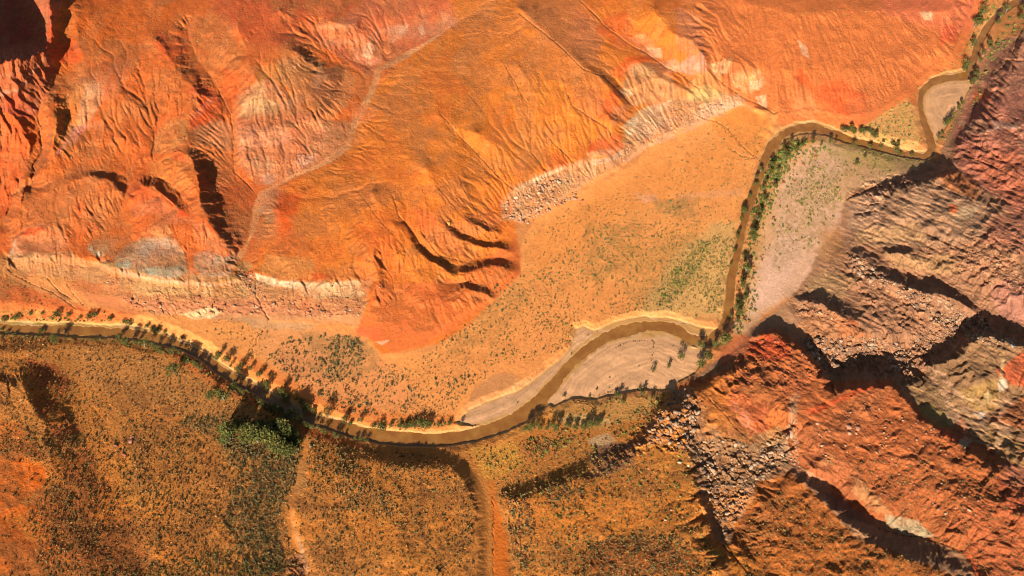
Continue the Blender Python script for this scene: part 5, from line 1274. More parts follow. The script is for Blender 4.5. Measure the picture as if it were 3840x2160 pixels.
# ---- low shrubs and tufts: (polygon, cell px, radius range px, colours, clumping, clump size)
GREY = [(140, 114, 64), (118, 104, 60), (154, 122, 72)]
OLIVE = [(132, 122, 56), (114, 112, 50), (142, 124, 62)]
GREEN = [(96, 104, 44), (84, 96, 42), (112, 114, 50)]
GOLD = [(226, 156, 78), (218, 142, 66), (234, 164, 86), (212, 134, 60)]
RUST = [(142, 92, 52), (156, 100, 54), (126, 84, 50)]
SHRUBS = [
 ([(1060,890),(1200,805),(1310,690),(1330,580),(1450,520),(1650,420),(1780,300),(1930,320),(1890,430),(1850,560),(1825,740),(1810,790),(1640,785),(1480,815),(1430,880),(1200,950),(1130,1070),(980,1060),(900,960)],9.5,(2.2,4.8),GREY,.6,80),
 ([(1250,850),(1330,700),(1450,600),(1600,560),(1700,560),(1780,600),(1700,780),(1480,800),(1400,880),(1200,940)],13,(3.0,6.0),GREY+OLIVE,.75,110),
 ([(1660,500),(1740,500),(1730,540),(1680,545)],9,(3.5,6.5),GREY,.5,60),
 ([(1470,570),(1540,560),(1540,680),(1480,720)],10,(3.0,6.5),GREY,.8,60),
 ([(1640,790),(1700,680),(1790,580),(1850,600),(1830,700),(1815,790),(1740,795)],9,(3.2,6.5),OLIVE+GREY,.7,70),
 ([(1690,690),(1770,600),(1800,610),(1730,720),(1680,780),(1650,740)],8,(3.5,7),OLIVE+GREEN,.7,60),
 ([(1250,700),(1330,690),(1310,780),(1200,850),(1060,900),(1100,860),(1200,800)],11,(3.5,7.5),GREY,.7,60),
 ([(660,900),(720,850),(880,840),(930,880),(1000,930),(1150,950),(1230,940),(1180,980),(1100,1060),(900,1040),(760,980)],10.5,(3.5,8.0),GREY,.7,70),
 ([(780,840),(900,840),(940,900),(850,960),(780,940)],9,(4,9),GREY,.7,60),
 ([(560,790),(700,820),(680,880),(640,900),(500,840)],12,(2.4,5.0),GREY,.4,60),
 ([(690,900),(900,980),(960,1050),(860,1040),(760,990)],9,(3.5,7.5),RUST+GREY,.7,70),
 ([(1000,1050),(1140,1055),(1100,1082),(1000,1085),(950,1080)],8,(4,8),GREEN+OLIVE,.6,50),
 ([(0,700),(200,770),(330,800),(300,820),(0,800)],12,(2.5,5),GREY+OLIVE,.6,60),
 ([(0,795),(160,800),(300,812),(300,822),(160,815),(0,815)],9,(5,9),GREEN+OLIVE,.6,50),
 ([(0,838),(160,836),(300,846),(400,866),(390,874),(250,856),(0,850)],9,(3.5,7),GREEN+OLIVE,.5,40),
 ([(390,868),(520,912),(640,985),(760,1062),(745,1070),(620,1005),(500,930),(400,885)],9,(5,10),OLIVE+RUST,.5,50),
 # east side of the river
 ([(1880,760),(1890,620),(1920,500),(1960,400),(2000,370),(2100,362),(2050,400),(1985,470),(1960,560),(1930,660),(1900,780),(1870,850),(1840,850)],9,(4,9),GREEN+OLIVE+RUST,.75,60),
 ([(1960,500),(2060,400),(2120,440),(2120,540),(2050,620),(1980,640),(1940,700)],7.5,(3,7),OLIVE+GREY,.8,80),
 ([(2060,370),(2200,385),(2340,405),(2250,440),(2160,460),(2100,420)],10,(3,6.5),OLIVE+GREY,.7,60),
 ([(2140,335),(2290,250),(2305,300),(2318,385),(2250,380),(2150,352)],9.5,(3.5,7),OLIVE+GREY,.6,50),
 ([(2200,300),(2340,190),(2400,150),(2430,185),(2330,210),(2300,260),(2240,310)],11,(2.5,5.5),OLIVE+GREY,.6,50),
 ([(2370,180),(2440,90),(2490,0),(2530,0),(2480,70),(2440,150),(2435,180)],9,(4,8),GREEN+OLIVE,.7,50),
 ([(2462,180),(2480,120),(2530,50),(2576,30),(2576,90),(2530,120),(2480,190),(2455,280),(2445,280)],9,(3.5,8),GREEN+OLIVE,.7,50),
 ([(2400,300),(2436,215),(2444,230),(2430,260),(2395,330),(2370,370),(2360,360)],9,(3,6),OLIVE,.6,50),
 ([(1885,520),(1905,470),(1935,400),(1985,350),(2040,350),(1985,410),(1960,480),(1935,540),(1900,600),(1885,590)],8,(5,11),GREEN,.5,50),
 ([(1850,720),(1862,640),(1880,560),(1900,600),(1895,700),(1870,790),(1850,800)],9,(4,9),GREEN+RUST,.6,40),
 # sandbars
 ([(1500,1010),(1660,985),(1690,990),(1640,1050),(1500,1080),(1400,1060),(1400,1020)],13,(3,5.5),OLIVE+GREEN,.6,50),
 ([(1320,1040),(1400,1010),(1500,1000),(1480,1060),(1400,1060),(1330,1080)],8.5,(3,5),GOLD,.2,50),
 ([(1480,1100),(1580,1050),(1680,1000),(1690,1030),(1600,1090),(1500,1130)],9,(4,8),RUST+OLIVE,.6,50),
 ([(1320,1110),(1400,1080),(1500,1070),(1480,1110),(1380,1140),(1320,1150)],9.5,(4,8),RUST+OLIVE,.7,50),
 # scrub hills in the south
 ([(0,860),(60,850),(400,875),(520,940),(640,1010),(740,1070),(750,1200),(720,1300),(770,1500),(0,1500)],8.2,(2.6,5.2),GOLD+RUST,.25,50),
 ([(0,860),(60,850),(400,875),(520,940),(640,1010),(740,1070),(750,1200),(720,1300),(770,1500),(0,1500)],12,(3,6.0),GREY,.6,70),
 ([(430,1060),(560,1040),(700,1060),(760,1100),(750,1200),(700,1300),(720,1449),(620,1449),(560,1300),(600,1200),(560,1110)],6.8,(3.2,7.2),GREY+[(100,94,58),(92,90,54)],.5,60),
 ([(250,1440),(560,1380),(700,1420),(700,1500),(250,1500)],10,(3.5,7),GREY+OLIVE,.6,60),
 ([(770,1100),(900,1120),(1130,1150),(1180,1220),(1195,1300),(1195,1500),(780,1500),(740,1300),(770,1200)],8.6,(2.2,4.4),GOLD+RUST,.2,50),
 ([(770,1070),(900,1120),(1130,1150),(1180,1220),(1195,1300),(1195,1500),(780,1500),(740,1300),(770,1200)],13,(3,6),GREY,.6,70),
 ([(770,1080),(880,1110),(900,1200),(1000,1250),(980,1300),(880,1280),(780,1180)],10,(3.5,7.5),GREY,.7,60),
 ([(1170,1140),(1250,1110),(1440,1090),(1600,1120),(1740,1130),(1790,1340),(1830,1500),(1280,1500),(1260,1250)],9.5,(2.4,4.8),GOLD+RUST,.25,50),
 ([(1200,1150),(1440,1090),(1600,1120),(1740,1130),(1790,1340),(1830,1500),(1280,1500),(1270,1250)],14,(3,6.5),GREY+OLIVE,.6,70),
 ([(1255,1240),(1330,1250),(1350,1400),(1340,1449),(1310,1449),(1270,1320)],8.5,(4,8.5),GREY+RUST,.7,60),
 ([(1350,1210),(1450,1190),(1480,1250),(1440,1290),(1370,1280)],9,(3.5,7.5),GREY+RUST,.7,60),
 ([(1480,1350),(1700,1350),(1800,1420),(1780,1500),(1430,1500)],8.5,(4,7.5),RUST+GREY,.5,60),
 ([(1860,1330),(1960,1230),(2060,1260),(2200,1370),(2400,1449),(2400,1500),(1860,1500)],9.5,(2.2,4.4),GOLD+RUST,.15,50),
 ([(1860,1330),(1960,1230),(2060,1260),(2200,1370),(2400,1449),(2400,1500),(1860,1500)],17,(3,6),GREY,.4,60),
 ([(2080,1160),(2300,1150),(2576,1200),(2576,1500),(2480,1449),(2300,1330)],11,(2.2,5),RUST+GREY,.4,60),
 ([(1740,1000),(1860,1070),(1890,1110),(1800,1120),(1760,1060)],13,(2.5,5),OLIVE+RUST,.4,60),
 # upland slopes: fine dark dots
 ([(150,-30),(1300,-30),(1600,290),(1550,380),(1260,500),(1300,680),(1100,850),(940,870),(930,700),(600,700),(60,640),(60,400),(130,250)],13,(1.6,3.4),RUST+GREY,.7,110),
 ([(1100,100),(1350,100),(1560,280),(1500,380),(1250,450),(1000,420)],12,(1.6,3.2),OLIVE+RUST,.4,80),
 ([(1800,-30),(2430,-30),(2400,180),(2300,260),(2130,320),(1960,300),(1840,220)],17,(1.8,3.4),OLIVE+RUST,.4,80),
 ([(2150,480),(2560,350),(2576,640),(2400,640),(2200,600)],15,(1.6,3.4),RUST,.6,80),
]
Us, Vs_, Rs_, Cs_ = [], [], [], []
for k, (pg, cell, rr, cols, cl, cs) in enumerate(SHRUBS):
    u, v = scatter(pg, cell, 1000 + 7 * k, cl, cs)
    ok = field_at(chan, u, v) > 3
    u, v = u[ok], v[ok]
    n = len(u)
    r = rr[0] + (rr[1] * 1.35 - rr[0]) * RS.random(n) ** 2.8
    cc = np.array([rgb(c) for c in cols])[RS.integers(0, len(cols), n)] * (0.75 + 0.5 * RS.random((n, 1)))
    Us.append(u); Vs_.append(v); Rs_.append(r); Cs_.append(cc)
# a few strewn over the bars
for k, (b, cell) in enumerate(((BARS[0], 60), (BARS[1], 40), (BARS[2], 36))):
    u, v = scatter(b, cell, 1900 + k, .8, 120)
    n = len(u); Us.append(u); Vs_.append(v); Rs_.append(2.5 + 3.5 * RS.random(n) ** 2)
    Cs_.append(np.array([rgb((88, 104, 50))] * n))
# dark tufts added along the cut gullies to draw their shaded walls
for ln, dp, wd in CUTS:
    a_ = np.array(ln, float) * K
    for i in range(len(a_) - 1):
        n = int(np.hypot(*(a_[i + 1] - a_[i])) / 5)
        t = RS.random(n)[:, None]
        p = a_[i] * (1 - t) + a_[i + 1] * t
        wl = 2.2 * fbm(p[:, 0] / K / 6, p[:, 1] / K / 6, 641, 3) + 5.5 * fbm(p[:, 0] / K / 20, p[:, 1] / K / 20, 642, 2)
        Us.append(p[:, 0] - wl * K + RS.normal(0, 1.5, n)); Vs_.append(p[:, 1] - wl * 0.5 * K + RS.normal(0, 1.5, n)); Rs_.append(1.8 + 2.6 * RS.random(n))
        Cs_.append(np.array([rgb((112, 70, 40))] * n).reshape(-1, 3) * (0.7 + 0.6 * RS.random((n, 1))))
U = np.concatenate(Us); V_ = np.concatenate(Vs_); R_ = np.concatenate(Rs_) * np.where(V_ < 1640, 0.62, 0.76); C_ = np.concatenate(Cs_)
gold = C_[:, 0] > 0.36
thin = np.zeros(len(U), bool)
for pg in ([(-60,1150),(40,1140),(120,1180),(110,1240),(70,1300),(110,1449),(0,1449),(-60,1300)], [(1236,1250),(1262,1300),(1280,1400),(1290,1600),(1238,1600),(1240,1320)], [(1478,1110),(1500,1098),(1530,1090),(1548,1110),(1520,1128),(1490,1122)]):
    thin |= (sdist(np.array(pg) * K, U, V_) + 18 * fbm(U / 30, V_ / 30, 950, 3) < 0) & (RS.random(len(U)) < 0.85)
U, V_, R_, C_, gold = U[~thin], V_[~thin], R_[~thin], C_[~thin], gold[~thin]
sc = R_ * mscale(V_)
pos = place(U, V_); pos[:, 2] -= 0.05
scl = np.stack([sc, sc, sc * np.where(gold, 0.55, 0.95) * (0.8 + 0.5 * RS.random(len(sc)))], 1)
for nm, sel, lab, cat in (("desert_shrub", ~gold, "small grey green desert shrubs dotted over the orange flats and slopes", "shrubs"),
                          ("dry_grass", gold, "dry golden grass tufts covering the scrub hills in the south", "grass")):
    a, b, c = many(TUFTS, pos[sel], RS.random(sel.sum()) * 6.283, scl[sel], C_[sel] * (0.50 if nm == 'dry_grass' else 0.66), RS.integers(0, len(TUFTS), sel.sum()))
    o = bpy.data.objects.new(nm, mesh_np(nm, a, b, c, M_PLANT)); COL.objects.link(o)
    tag(o, lab, cat, None, "stuff")
print("shrubs", len(U))

# ---- boulders: (label, group, polygon, cell px, size px, colours, clumping)
TAN = [(214, 158, 112), (206, 144, 98), (226, 176, 132)]
PALEC = [(236, 190, 148), (226, 172, 130), (214, 154, 112), (196, 136, 100)]
REDR = [(190, 104, 66), (178, 96, 62), (206, 128, 88)]
GREYR = [(190, 150, 116), (170, 132, 102), (214, 176, 138), (150, 112, 88)]
FIELDS = [
 ("the reddish broken rock under the left ledge", "blocks under the left ledge", [(300,745),(380,735),(500,745),(640,740),(780,740),(925,745),(900,800),(760,795),(560,790),(400,795),(330,770)], 11, (3,8.5), REDR+TAN, .7),
 ("the talus under the left ledge lip", "stones below the left ledge lip", [(240,690),(400,716),(540,725),(640,705),(930,715),(925,745),(640,745),(400,735),(250,710)], 13, (2.5,5.5), TAN+PALEC, .5),
 ("the pale rockfall below the middle hill", "pale rockfall slabs", [(1256,520),(1300,485),(1372,440),(1440,440),(1470,455),(1450,500),(1400,520),(1330,560),(1262,555)], 7.5, (2.5,9), PALEC+TAN, .6),
 ("the pale band along the upper ledge", "cream stones of the upper ledge", [(1470,405),(1540,400),(1570,370),(1600,310),(1700,260),(1790,240),(1860,240),(1865,262),(1790,295),(1700,320),(1640,350),(1590,400),(1490,440)], 10, (2.5,6), PALEC, .6),
 ("the cream patch above the upper wash", "cream stones above the upper wash", [(1790,150),(1925,175),(1925,220),(1850,230),(1800,190)], 16, (2,5), PALEC, .7),
 ("the ridge by the longest shadow", "boulders on the long ravine ridge", [(2140,640),(2200,672),(2260,716),(2330,735),(2400,760),(2460,800),(2560,860),(2500,870),(2400,840),(2330,800),(2260,750),(2190,720),(2140,680)], 8.5, (3.5,10), TAN+GREYR, .4),
 ("the short ridge north of the red peak", "boulders on the short ridge", [(2000,772),(2060,768),(2150,815),(2165,840),(2100,810),(2010,800)], 10, (3,8), TAN+REDR, .5),
 ("the field right of the red peak", "boulders north of the red peak", [(2010,855),(2060,845),(2140,850),(2210,850),(2290,875),(2310,930),(2240,930),(2200,900),(2120,920),(2080,935),(2040,890)], 8.5, (4,11), TAN+GREYR, .35),
 ("the debris right of the pale wash", "boulders east of the pale wash", [(2290,860),(2350,800),(2470,800),(2490,810),(2400,845),(2300,900)], 8.5, (3.5,9), TAN+GREYR, .4),
 ("the lower black ravine", "blocks in the lower black ravine", [(2200,920),(2290,920),(2300,945),(2200,940)], 9, (4,9), TAN, .4),
 ("the far right slopes", "boulders on the far right slopes", [(2380,650),(2500,590),(2576,590),(2576,740),(2500,730),(2400,690)], 10.5, (3,7.5), TAN+REDR, .7),
 ("the dark rock basin", "boulders of the rock basin", [(1735,1120),(1790,1095),(1860,1110),(1900,1130),(1980,1085),(1990,1150),(1940,1190),(1890,1230),(1860,1290),(1830,1350),(1800,1320),(1780,1260),(1765,1190)], 9, (2.5,11), GREYR+TAN, .6),
 ("the cliff right of the big sandbar", "blocks on the river cliff", [(1690,985),(1750,975),(1760,1010),(1750,1090),(1740,1140),(1650,1120),(1600,1120),(1640,1050)], 8.5, (4,11), GREYR+TAN, .35),
 ("the cream gully beside the red hill", "stones along the red hill gully", [(1980,1060),(2010,1060),(2010,1160),(2090,1230),(2070,1235),(1985,1170)], 9, (3,7), PALEC, .4),
 ("the big red hill", "boulders on the big red hill", [(2040,1080),(2150,1000),(2260,1010),(2350,1080),(2450,1130),(2500,1300),(2400,1330),(2200,1230),(2060,1150)], 17, (2.5,7.5), REDR+TAN, .75),
 ("the red ridge crest", "boulders on the red ridge crest", [(1880,860),(1950,850),(2020,890),(2070,950),(1990,990),(1850,960),(1780,980)], 13, (2.5,7), REDR, .6),
 ("the middle orange hill", "stones on the middle hill", [(900,430),(1100,430),(1300,560),(1300,690),(1100,850),(930,840)], 30, (2,4.2), TAN+REDR, .7),
 ("the left badland slopes", "stones on the left badlands", [(60,280),(500,100),(930,120),(860,400),(640,480),(600,660),(60,640)], 26, (2,4.5), TAN+REDR, .7),
 ("the grey clay domes", "stones by the clay domes", [(595,665),(640,680),(670,750),(640,740),(600,700)], 7, (3,7), REDR+GREYR, .4),
 ("the tan eastern hills", "stones on the tan eastern hills", [(2100,640),(2300,600),(2480,600),(2560,800),(2440,750),(2240,660)], 21, (2,5), TAN, .6),
]
FU, FV, FR, FC, FI = [], [], [], [], []
for k, (lab, grp, pg, cell, rr, cols, cl) in enumerate(FIELDS):
    u, v = scatter(pg, cell, 3000 + 11 * k, cl, 45, 6)
    n = len(u)
    r = rr[0] * 0.8 + (rr[1] - rr[0] * 0.8) * RS.random(n) ** 3.2
    ca = np.array([rgb(c) for c in cols])[RS.integers(0, len(cols), n)] * (0.8 + 0.35 * RS.random((n, 1)))
    FU.append(u); FV.append(v); FR.append(r); FC.append(ca); FI.append(np.full(n, k))
FU = np.concatenate(FU); FV = np.concatenate(FV); FR = np.concatenate(FR); FC = np.concatenate(FC) * ALB * 0.68; FI = np.concatenate(FI)
order = np.argsort(-FR); NBIG = 278
big, small = order[:NBIG], order[NBIG:]
print("rocks", len(FU))
P_ = place(FU, FV); SC = FR * mscale(FV)
ORD = "first second third fourth fifth sixth seventh eighth ninth tenth eleventh twelfth thirteenth fourteenth fifteenth sixteenth seventeenth eighteenth nineteenth twentieth twenty-first twenty-second twenty-third twenty-fourth".split()
ROCKME = []
for i, (a, b) in enumerate(ROCKS):
    me = mesh_np("boulder", a, b, None, M_ROCK); ROCKME.append(me)

def boulder(p, s, c, label, group=None, which=None, rz=None, stretch=None):
    o = bpy.data.objects.new("boulder", ROCKME[rnd.randrange(8) if which is None else which])
    COL.objects.link(o)
    o.location = (p[0], p[1], p[2] - 0.25 * s)
    o.rotation_euler = (rnd.uniform(-.25, .25), rnd.uniform(-.25, .25), rnd.uniform(0, 6.28) if rz is None else rz)
    st = stretch or (rnd.uniform(.8, 1.25), rnd.uniform(.75, 1.0), rnd.uniform(.75, 1.1))
    o.scale = (s * st[0], s * st[1], s * st[2])
    o.color = (*[float(x) for x in c], 1)
    tag(o, label, "boulder", group)
    return o
big = np.array(big)
todo = []
for k in range(len(FIELDS)):
    ids = big[FI[big] == k]
    if not len(ids): continue
    where_, grp = FIELDS[k][:2]
    qr = np.argsort(np.argsort(-FR[ids])) / max(1, len(ids)); br = FC[ids].sum(1); bq = np.argsort(np.argsort(br)) / max(1, len(ids))
    xu = np.argsort(np.argsort(FU[ids])) / max(1, len(ids)); yv = np.argsort(np.argsort(FV[ids])) / max(1, len(ids))
    for j, i in enumerate(ids):
        if len(ids) < 6:
            lab = f"{'pale brown dusty weathered dark'.split()[min(4, int(bq[j] * 5))]} boulder in {where_}, {ORD[int(round(xu[j] * len(ids)))]} from the left"
        else:
            size = ("largest", "big", "middling", "smaller")[int(qr[j] * 4)]
            tone = ("dark brown", "reddish", "tan", "pale")[int(bq[j] * 4)]
            ver = ("upper", "middle", "lower")[int(yv[j] * 3)]; hor = ("left", "central", "right")[int(xu[j] * 3)]
            lab = f"{size} {tone} boulder, {ver} {hor} in {where_}"
        todo.append([lab, grp, i])
same = {}
for t in todo: same.setdefault(t[0], []).append(t)
for lab, g in same.items():
    g.sort(key=lambda t: FU[t[2]])
    for j, (l_, grp, i) in enumerate(g):
        boulder(P_[i], SC[i], FC[i], l_ if len(g) == 1 else f"{ORD[j]} {l_}", grp)
n = len(small)
ps = P_[small].copy(); ps[:, 2] -= 0.2 * SC[small]
s3 = SC[small][:, None] * np.stack([0.8 + .45 * RS.random(n), 0.75 + .3 * RS.random(n), 0.7 + .45 * RS.random(n)], 1)
a, b, c = many(PEBB, ps, RS.random(n) * 6.283, s3, FC[small], RS.integers(0, 5, n))
o = bpy.data.objects.new("rubble", mesh_np("rubble", a, b, c, M_ROCKS)); COL.objects.link(o)
tag(o, "smaller broken stones and rubble strewn below the ledges and over the rocky hills", "rubble", None, "stuff")

# boulders that can be told apart: (x px, y px, size px, colour, label)
for (x, y, r, c, lab) in [
 (1684, 836, 11, (232,160,76), "large rounded yellow orange boulder alone on the middle hill's gullied slope"),
 (1856, 895, 6, (220,130,70), "small orange boulder on the rim of the upper black gully line"),
 (2155, 744, 13, (216,150,112), "big pinkish boulder casting a shadow just beyond the pale rockfall"),
 (2182, 752, 8, (196,124,86), "smaller boulder right beside the big pinkish one beyond the rockfall"),
 (2018, 801, 7, (214,150,110), "boulder lying apart at the lower right edge of the pale rockfall"),
 (1980, 835, 8, (222,160,120), "tan boulder at the bottom tip of the pale rockfall"),
 (493, 1655, 10, (214,140,116), "pink boulder standing upright on the scrub hill left of the dark grove"),
 (497, 1640, 8, (206,130,104), "reddish boulder directly above the upright pink one on the scrub hill"),
 (435, 1672, 9, (186,104,78), "dark red slab at the upper end of the short row on the scrub hill"),
 (448, 1690, 8, (180,96,72), "middle slab of the short red row on the scrub hill"),
 (465, 1705, 9, (190,100,76), "lowest slab of the short red row on the scrub hill"),
 (1166, 1672, 8, (206,180,150), "flat grey white rock right of the shaded grove"),
 (2548, 1735, 9, (240,206,160), "white block on the gully edge between two orange slabs of ground"),
 (2582, 1745, 7, (238,200,150), "white block just right of its twin on the gully edge"),
 (2518, 1912, 8, (214,160,120), "tall tan stone on the orange slope left of the rock basin"),
 (2495, 1950, 6, (236,206,164), "white stone low on the orange slope left of the rock basin"),
 (2967, 1628, 13, (226,170,130), "rounded pale boulder at the corner of the red hill beside the gully"),
 (3183, 1600, 12, (206,138,104), "largest pinkish boulder on the red hill's upper face"),
 (3216, 1605, 13, (200,132,98), "broad boulder right of the largest one on the red hill's upper face"),
 (3185, 1625, 9, (214,148,112), "boulder right below the largest pinkish one on the red hill"),
 (3210, 1625, 9, (208,146,110), "boulder right below the broad one on the red hill"),
 (3066, 1588, 7, (210,150,116), "small tan boulder near the left edge of the red hill"),
 ]:
    p = place(x, y)[0]
    boulder(p, r * float(mscale(y)), rgb(c) * ALB * 0.8, lab)

# ---- trees
def tree_proto(seed, lobes=7, leaves=420, tall=1.0):
    """crown and trunk of unit radius; base at the origin"""
    r = random.Random(seed); V = []; F_ = []; T = []
    cents = []
    for i in range(lobes):
        a = r.uniform(0, 6.283); d = r.uniform(0.15, 0.7)
        cents.append((math.cos(a) * d, math.sin(a) * d, tall * r.uniform(0.55, 1.45), r.uniform(0.32, 0.52)))
    cents.append((0, 0, tall * 1.35, 0.45))
    for i in range(leaves):
        cxx, cyy, czz, cr = cents[r.randrange(len(cents))]
        z = r.uniform(-0.8, 1); a = r.uniform(0, 6.283); q = math.sqrt(max(0, 1 - z * z)); rr = cr * r.uniform(0.55, 1.12)
        p = (cxx + math.cos(a) * q * rr, cyy + math.sin(a) * q * rr, czz + z * rr * 0.9)
        k = len(V); s = r.uniform(0.07, 0.15)
        tt = r.uniform(0.6, 1.5); tint = (0.046 * tt * r.uniform(.8, 1.6), 0.050 * tt, 0.009 * tt)
        for j in range(3):
            V.append((p[0] + r.uniform(-s, s), p[1] + r.uniform(-s, s), p[2] + r.uniform(-s, s))); T.append(tint)
        F_.append((k, k + 1, k + 2))
        for j in range(3):
            V.append((p[0] + r.uniform(-s, s), p[1] + r.uniform(-s, s), p[2] + r.uniform(-s, s))); T.append(tint)
        F_.append((k + 3, k + 4, k + 5))
    crown = mesh_np("crown", np.array(V), np.array(F_), np.array(T), M_PLANT)
    TV = []; TF = []
    def limb(p0, p1, r0, r1, n=6):
        k = len(TV)
        d = np.array(p1) - np.array(p0); d = d / (np.linalg.norm(d) + 1e-9)
        a = np.cross(d, (0.3, 0.9, 0.1)); a /= np.linalg.norm(a); b = np.cross(d, a)
        for (p, rr) in ((p0, r0), (p1, r1)):
            for i in range(n):
                t = 6.283 * i / n
                TV.append(tuple(np.array(p) + (a * math.cos(t) + b * math.sin(t)) * rr))
        for i in range(n):
            j = (i + 1) % n
            TF.append((k + i, k + j, k + n + j, k + n + i))
    limb((0, 0, -0.2), (0.03, 0.02, tall * 0.55), 0.085, 0.06)
    for c in cents[:5]:
        limb((0.03, 0.02, tall * 0.5), (c[0] * .8, c[1] * .8, c[2]), 0.05, 0.015)
    trunk = mesh_np("trunk", np.array(TV), np.array(TF), None, M_BARK)
    return crown, trunk
TREES = [tree_proto(500 + i, 6 + i % 3, 420, 1.0 + 0.12 * (i % 3)) for i in range(6)]
BIGT = [tree_proto(600 + i, 11, 900, 1.15) for i in range(3)]
BUSH = [tree_proto(700 + i, 5, 230, 0.62) for i in range(4)]

def tree(u, v, r, label, name="riverside_tree", cat="tree", group=None, protos=None, tint=None):
    cr, tr = rnd.choice(protos or TREES)
    lift = 0.75 if protos is not BUSH else 0.3
    vb = v + r * lift
    p = place(u, vb)[0]
    e = bpy.data.objects.new(name, None); COL.objects.link(e)
    e.location = p; e.empty_display_size = 0.5
    s = r * float(mscale(v)) * 1.42
    e.scale = (s, s, s * rnd.uniform(.9, 1.2)); e.rotation_euler = (0, 0, rnd.uniform(0, 6.28))
    a = bpy.data.objects.new("crown", cr); COL.objects.link(a); a.parent = e
    b = bpy.data.objects.new("trunk", tr); COL.objects.link(b); b.parent = e; b.color = (0.16, 0.12, 0.09, 1)
    tag(e, label, cat, group)
    return e

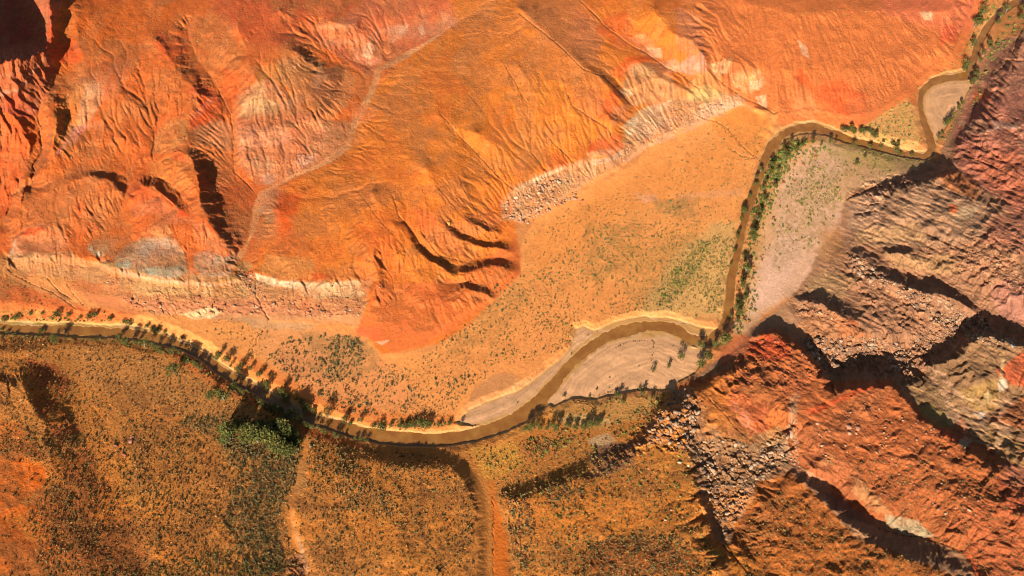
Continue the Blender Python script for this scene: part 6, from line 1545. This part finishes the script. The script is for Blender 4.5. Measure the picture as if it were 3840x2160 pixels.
ROWS = [
 ("bushy green tree on the sandy upper bank left of centre, {} from the left", "trees on the upper bank", TREES,
  [(813,1343,14),(828,1332,12),(852,1350,15),(872,1360,9),(908,1379,17),(938,1383,9),(969,1407,16),(1009,1440,17),(1058,1470,17),(1079,1488,15),(1114,1496,9),(1131,1508,14),(1152,1522,17),(1175,1536,15),(1229,1548,17),(1295,1573,19),(1318,1585,15),(1349,1576,14)]),
 ("small round tree among the scrub beyond the upper bank, {} from the left", "small trees beyond the upper bank", BUSH,
  [(865,1372,7),(1011,1407,8),(1072,1446,8),(1107,1475,7),(1195,1476,9),(1227,1508,8)]),
 ("tree on the lower bank shading the brown river, {} from the left", "trees on the lower bank", TREES,
  [(445,1262,8),(475,1281,13),(512,1284,8),(548,1295,12),(578,1299,13),(604,1309,12),(649,1316,12),(672,1322,10),(703,1349,13),(728,1363,11),(753,1378,10),(884,1454,13),(905,1466,9),(976,1505,13),(997,1518,11),(1020,1530,12),(1046,1532,15),(1062,1538,12),(1098,1556,20),(1124,1571,19),(1150,1594,15),(1168,1602,11)]),
 ("large dark tree set back from the lower bank, {} from the left", "trees set back from the lower bank", TREES,
  [(213,1275,14),(665,1389,22),(740,1368,11),(790,1482,13),(837,1482,20)]),
 ("tall leafy tree of the shaded grove below the river, {} from the left", "trees of the shaded grove", BIGT,
  [(848,1651,20),(862,1622,26),(893,1588,24),(912,1606,22),(945,1622,27),(968,1634,27),(985,1612,24),(1001,1622,28),(1024,1638,28),(1033,1660,24),(1048,1650,27),(1061,1668,27),(1075,1684,22),(1093,1674,20),(1117,1659,13),(1035,1604,22),(1058,1592,21),(1080,1604,22),(1102,1618,20),(1068,1624,24),(1108,1640,18)]),
 ("feathery tree at the waterline of the long curve, {} from the left", "feathery trees at the waterline", BUSH,
  [(1187,1606,9),(1216,1612,9),(1254,1630,10),(1268,1636,9),(1290,1640,8),(1330,1644,10),(1356,1646,11),(1375,1652,10)]),
 ("bush on the inner bank right of the pale spit, {} from the left", "bushes on the inner bank", BUSH,
  [(1403,1601,13),(1426,1600,20),(1440,1606,14),(1470,1592,9),(1500,1596,9),(1524,1601,14),(1548,1594,14),(1566,1592,16),(1590,1594,16),(1612,1592,13),(1647,1590,12),(1682,1592,9),(1726,1590,7)]),
 ("green tree in the row across the orange flat below the sandbar, {} from the left", "tree row below the sandbar", TREES,
  [(1975,1605,13),(1992,1600,13),(2012,1585,10),(2026,1599,11),(2048,1602,8),(2072,1597,15),(2087,1604,12),(2122,1594,11),(2138,1598,10),(2158,1603,11),(2179,1594,8),(2196,1599,13),(2212,1592,11),(2226,1590,10),(2243,1585,11),(2256,1580,10)]),
 ("bush standing on the sandy flat above the tree row, {} from the left", "bushes on the sandy flat", BUSH,
  [(2117,1486,6),(2207,1484,6),(2241,1459,6),(2308,1475,8),(2318,1484,12),(2338,1507,11),(2397,1456,7),(2405,1478,11),(2447,1492,9)]),
 ("dense tree at the right end of the big sandbar, {} from the left", "trees at the end of the sandbar", TREES,
  [(2551,1337,10),(2621,1293,11),(2631,1361,17),(2652,1334,15),(2681,1293,15),(2720,1266,19),(2448,1390,6),(2507,1375,6)]),
 ("dark round tree on the right bank of the straight river reach, {} from the top", "trees on the right bank of the straight reach", TREES,
  [(2858,735,13),(2868,755,11),(2846,800,11),(2843,824,13),(2838,850,12),(2822,866,12),(2818,889,16),(2830,905,10),(2793,960,11),(2798,1013,19),(2782,1050,13),(2779,1072,15),(2800,1095,10),(2790,1115,12),(2768,1132,12),(2763,1152,16),(2769,1174,18),(2743,1187,12),(2760,1205,11)]),
 ("tree on the left bank of the straight river reach, {} from the top", "trees on the left bank of the straight reach", TREES,
  [(2848,640,10),(2834,665,12),(2828,690,11),(2806,735,11),(2790,778,9),(2786,794,14),(2780,822,9),(2769,866,11),(2762,888,10),(2752,940,10),(2742,988,10)]),
 ("shrubby tree in the green fringe inside the upper river bend, {} from the left", "trees inside the upper bend", TREES,
  [(2864,708,12),(2872,680,12),(2884,650,13),(2894,622,12),(2908,701,11),(2918,640,10),(2938,594,13),(2933,548,8),(2963,530,8),(2992,556,8),(3007,544,9),(3042,534,9),(3080,540,7),(3107,532,9),(3132,536,7)]),
 ("dark hedge tree across the upper river, {} from the left", "hedge trees by the upper river", TREES,
  [(3160,490,13),(3172,484,13),(3188,492,13),(3206,494,11),(3222,494,12),(3240,494,12),(3256,496,14),(3266,504,11),(3279,513,14),(3308,530,8),(3345,538,8),(3370,542,11)]),
 ("tree on the near side of the upper river, {} from the left", "trees on the near side of the upper river", TREES,
  [(3202,545,9),(3262,552,9),(3300,556,8),(3357,571,14),(3374,577,9),(3241,591,9),(3213,614,9),(3418,585,7)]),
 ("tree along the cliff edge of the teardrop sandbar, {} from the top", "trees by the teardrop sandbar", TREES,
  [(3654,302,13),(3640,312,10),(3606,385,8),(3592,405,9),(3569,434,10),(3554,451,13),(3544,468,11),(3530,500,8),(3520,520,8)]),
 ("dark tree beside the narrow river at the upper right corner, {} from the top", "trees at the upper right corner", TREES,
  [(3838,30,16),(3832,62,16),(3694,4,12),(3685,47,16),(3672,62,12),(3752,60,11),(3668,82,16),(3656,92,14),(3740,88,12),(3645,165,14),(3708,164,16),(3716,178,11),(3685,202,13),(3674,228,11),(3618,243,14),(3614,256,10),(3662,266,14),(3652,282,13),(3770,40,12)]),
 ("low bush along the upper bank at the far left, {} from the left", "bushes at the far left", BUSH,
  [(20,1197,11),(65,1187,12),(120,1178,10),(165,1176,10),(214,1182,15),(262,1186,11),(300,1190,10),(338,1190,14),(360,1184,9),(421,1197,13),(470,1208,12),(490,1212,12),(553,1227,13),(572,1232,10),(595,1238,12),(620,1246,9),(683,1272,8)]),
 ("small bush by the shaded lower bank at the far left, {} from the left", "bushes on the far left lower bank", BUSH,
  [(12,1238,9),(30,1244,8),(58,1246,7),(154,1242,13),(168,1236,10),(200,1262,9)]),
]
for lab, grp, pr, L in ROWS:
    key = 1 if "from the top" in lab else 0
    L = sorted(L, key=lambda t: t[key])
    L = [(x + rnd.uniform(-4, 4), y + rnd.uniform(-3, 3), r * rnd.uniform(.72, 1.28)) for x, y, r in L]
    L.sort(key=lambda t: t[key])
    for i, (x, y, r) in enumerate(L):
        nm = "riverside_bush" if pr is BUSH else "cottonwood_tree"
        if "straight reach" in grp or "upper" in grp: r = r * 0.78
        tree(x, y, r, lab.format(ORD[i] if i else "first"), nm, "bush" if pr is BUSH else "tree", grp, pr)
